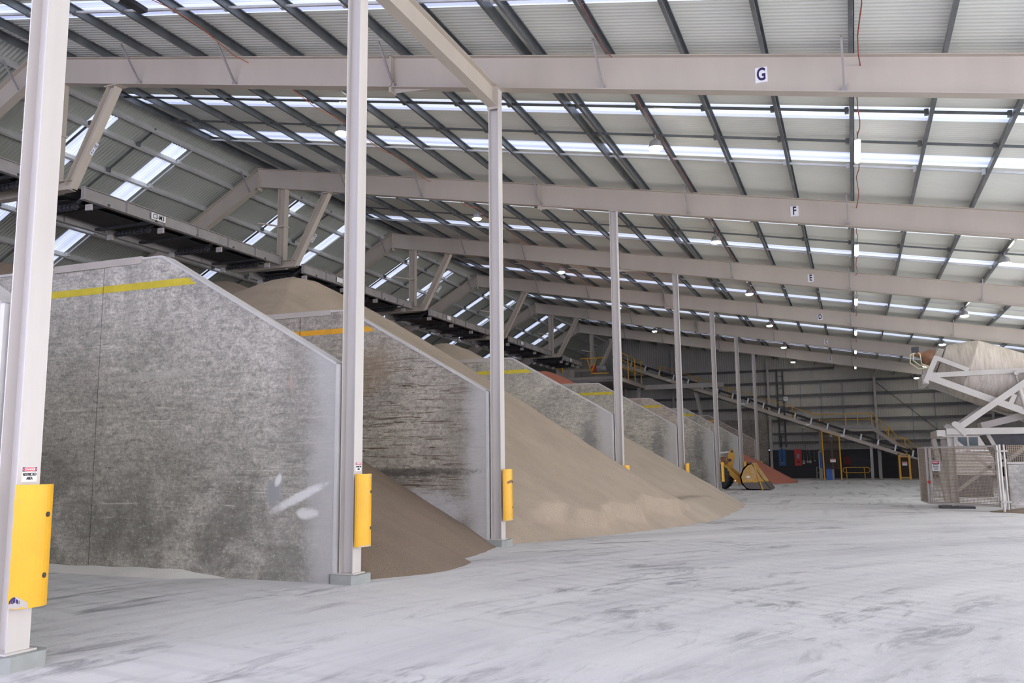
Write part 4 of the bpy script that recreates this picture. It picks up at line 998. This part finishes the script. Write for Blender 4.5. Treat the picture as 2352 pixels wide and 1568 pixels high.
# raised block lettering panel on the drum's lower side
m = MB()
ax = d; oo = C1 + d * .42
for k in range(5):
    for a0, a1, hgt in ((.42, .62, 1.0), (.70, .88, 1.0)):
        if k in (1, 3) and a0 < .5: continue
        t0 = .10 * k
        q = []
        for tt in (t0, t0 + .055):
            for aa in (a0, a1):
                rr = 1.036; dn = V((0, -1, 0)) * math.cos(aa - .3) + d.cross(V((0, -1, 0))) * math.sin(aa - .3)
                q.append(oo + ax * tt + dn * rr)
        m.add([q[0], q[1], q[3], q[2]], [(0, 1, 2, 3)])
m.build('worn_print', 'mixer', root)

root = thing('mesh_cage', (3.0, 31.5, 0), 'dusty mesh safety cage with a danger sign around the foot of the mixer', 'cage')
P0, P1, P2 = V((4.03, 30.2, 0)), V((2.22, 32.1, 0)), V((2.10, 33.9, 0))
for a, b, nm in ((P0, P1, 'front_panel'), (P1, P2, 'side_panel')):
    r = (b - a).normalized(); L = (b - a).length
    m = MB(); f = .06
    for q in (a, b): m.bar(q + V((0, 0, .13)), q + V((0, 0, 1.99)), f, f, r)
    for z in (.16, 1.96): m.bar(a + V((0, 0, z)), b + V((0, 0, z)), f, f)
    if nm == 'front_panel': m.bar(a + r * (L - .14) + V((0, 0, .13)), a + r * (L - .14) + V((0, 0, 1.99)), f, f, r)
    fr = m.build(nm, 'frame_grey', root)
    m = MB(); z = .20
    while z < 1.95: m.bar(a + V((0, 0, z)), b + V((0, 0, z)), .012, .020); z += .046
    n = int(L / .05)
    for i in range(n + 1): q = a + r * (L * i / n); m.bar(q + V((0, 0, .16)), q + V((0, 0, 1.96)), .008, .008, r)
    m.build('mesh', 'mesh', fr)
r = (P0 - P1).normalized(); nn = V((r.y, -r.x, 0)); 
c = P1 + r * .40 + V((0, 0, 1.37)) + nn * .05
s = thing('danger_sign', c, 'white danger sign about moving parts on the mixer cage', 'sign')
plate(c, r, (0, 0, 1), .30, .34, .008).build('plate', 'white_sign', s)
c2 = c + V((0, 0, .11)) + nn * .002; plate(c2, r, (0, 0, 1), .28, .10, .002).build('header_band', 'purple_ink', s)
ellipse(c2, r, (0, 0, 1), .26, .09).build('red_oval', 'red_sign', s)
put_text('danger_lettering', 'DANGER', .07, c2 + nn * .002, r, (0, 0, 1), 'white_sign', s, .85)
for k, tx in enumerate(('BEWARE', 'MOVING', 'PARTS')): put_text('warning_lettering', tx, .07, c + V((0, 0, .03 - k * .07)), r, (0, 0, 1), 'black_ink', s, .8)
m = MB(); c = P1 + r * .10 + V((0, 0, .84)) + nn * .05; m.lathe(c, nn, [(0, .045), (.05, .04)], 14); tag(m.build('stop_button', 'red'), 'red stop button on the corner post of the mixer cage', 'button')
root = thing('gate_post', (4.1, 29.9, 0), 'pair of thin cream gate posts at the right end of the mixer cage', 'post')
m = MB(); m.tube([(4.05, 29.75, 0), (4.05, 29.75, 2.0)], .035, 8); m.build('post', 'mixer', root)
m = MB(); m.tube([(4.20, 30.0, 0), (4.20, 30.0, 2.0)], .03, 8); m.build('post', 'mixer', root)
m = MB(); m.box((3.98, 29.7, 1.78), (4.26, 30.05, 1.83)); m.box((3.98, 29.7, .28), (4.26, 30.05, .33)); m.build('hinge', 'frame_grey', root)
root = thing('concrete_block', (5.4, 32, 0), 'whitewashed concrete block right of the mixer cage', 'block')
MB().box((4.40, 31.0, 0), (7.2, 31.55, 1.40)).build('block', 'conc5', root, .03)
MB().bar((4.4, 31.05, 1.44), (6.5, 31.05, 1.44), .12, .06).build('top_angle', 'mixer', root)
root = thing('mesh_screen', (5.5, 31.3, 1.45), 'pale wire mesh screen standing on the concrete block', 'screen')
m = MB(); meshpanel(m, (4.45, 31.2, 1.48), (1, 0, 0), (0, 0, 1), 2.2, .52, .055, .055, .02); m.build('mesh', 'mesh', root)
root = thing('spilled_mat', (2.9, 31.2, 0), 'dark rubber pad lying under the mixer cage', 'pad')
MB().box((2.5, 31.6, 0), (3.5, 32.5, .07)).build('pad', 'dark_steel', root)
root = thing('control_cabin', (4.6, 41, 0), 'cream cabin with windows seen behind the mixer', 'cabin')
MB().box((3.85, 40.6, .9), (5.3, 42.2, 2.75)).build('body', 'cap', root)
for x in (4.06, 4.46): MB().box((x, 40.57, 2.05), (x + .32, 40.61, 2.45)).build('window', 'glass_dark', root)
MB().box((3.8, 40.5, 1.86), (5.35, 40.64, 1.94)).build('sill', 'white_sign', root)
MB().box((3.95, 40.7, 0), (5.2, 42.1, .9)).build('base', 'dark_steel', root)
def hm(x, y): return .16 - .30 * math.hypot((x - 5.0) / 1.4, (y - 30.1) / .9) * .55 + .04 * nz(x, y, 1.6, 2)
heap('spilled_material', 'grain_dark', 'low brown spill of material at the foot of the concrete block', (3.7, 7.2), (28.6, 30.98), .1, hm, cat='spill')

# ------------------------------------------------------------------ light and camera
w = bpy.data.worlds.new('daylight'); SC.world = w; w.use_nodes = True
wt = w.node_tree; bg = wt.nodes['Background']; bg.inputs[1].default_value = WORLD_S
tc = wt.nodes.new('ShaderNodeTexCoord'); sx = wt.nodes.new('ShaderNodeSeparateXYZ'); wt.links.new(tc.outputs['Generated'], sx.inputs[0])
mr = wt.nodes.new('ShaderNodeMapRange'); mr.interpolation_type = 'SMOOTHSTEP'; mr.inputs[1].default_value = .25; mr.inputs[2].default_value = .85; wt.links.new(sx.outputs[0], mr.inputs[0])
mx = wt.nodes.new('ShaderNodeMix'); mx.data_type = 'RGBA'; wt.links.new(mr.outputs[0], mx.inputs[0])
mx.inputs[6].default_value = (.78, .79, 1.10, 1); mx.inputs[7].default_value = (1.45, 1.43, 1.48, 1); wt.links.new(mx.outputs[2], bg.inputs[0])   # sky, brighter and whiter on its sunny side

f, pitch, yaw, roll = 1997.76, .1370, .3708, -.01045
fw = V((-math.sin(yaw) * math.cos(pitch), math.cos(yaw) * math.cos(pitch), math.sin(pitch)))
rt = V((math.cos(yaw), math.sin(yaw), 0)); up = rt.cross(fw)
R = rt * math.cos(roll) + up * math.sin(roll); U = up * math.cos(roll) - rt * math.sin(roll)
cam = bpy.data.cameras.new('camera'); cam.sensor_width = 36.0; cam.sensor_fit = 'HORIZONTAL'; cam.lens = f / 2352 * 36
cam.clip_end = 300; cam.clip_start = .05
co = bpy.data.objects.new('camera', cam); COL.objects.link(co)
mat = Matrix((R, U, -fw)).transposed().to_4x4(); mat.translation = V((0, 0, 1.65)); co.matrix_world = mat
SC.camera = co
SC.view_settings.view_transform = 'Standard'; SC.view_settings.look = 'None'; SC.view_settings.gamma = 1.0
SC.view_settings.exposure = EXPO; SC.view_settings.use_curve_mapping = False
try:
    SC.cycles.use_adaptive_sampling = True; SC.cycles.adaptive_threshold = .10; SC.cycles.max_bounces = 5; SC.cycles.diffuse_bounces = 4; SC.cycles.glossy_bounces = 3
    SC.cycles.transmission_bounces = 2; SC.cycles.sample_clamp_indirect = 6.0
except Exception: pass
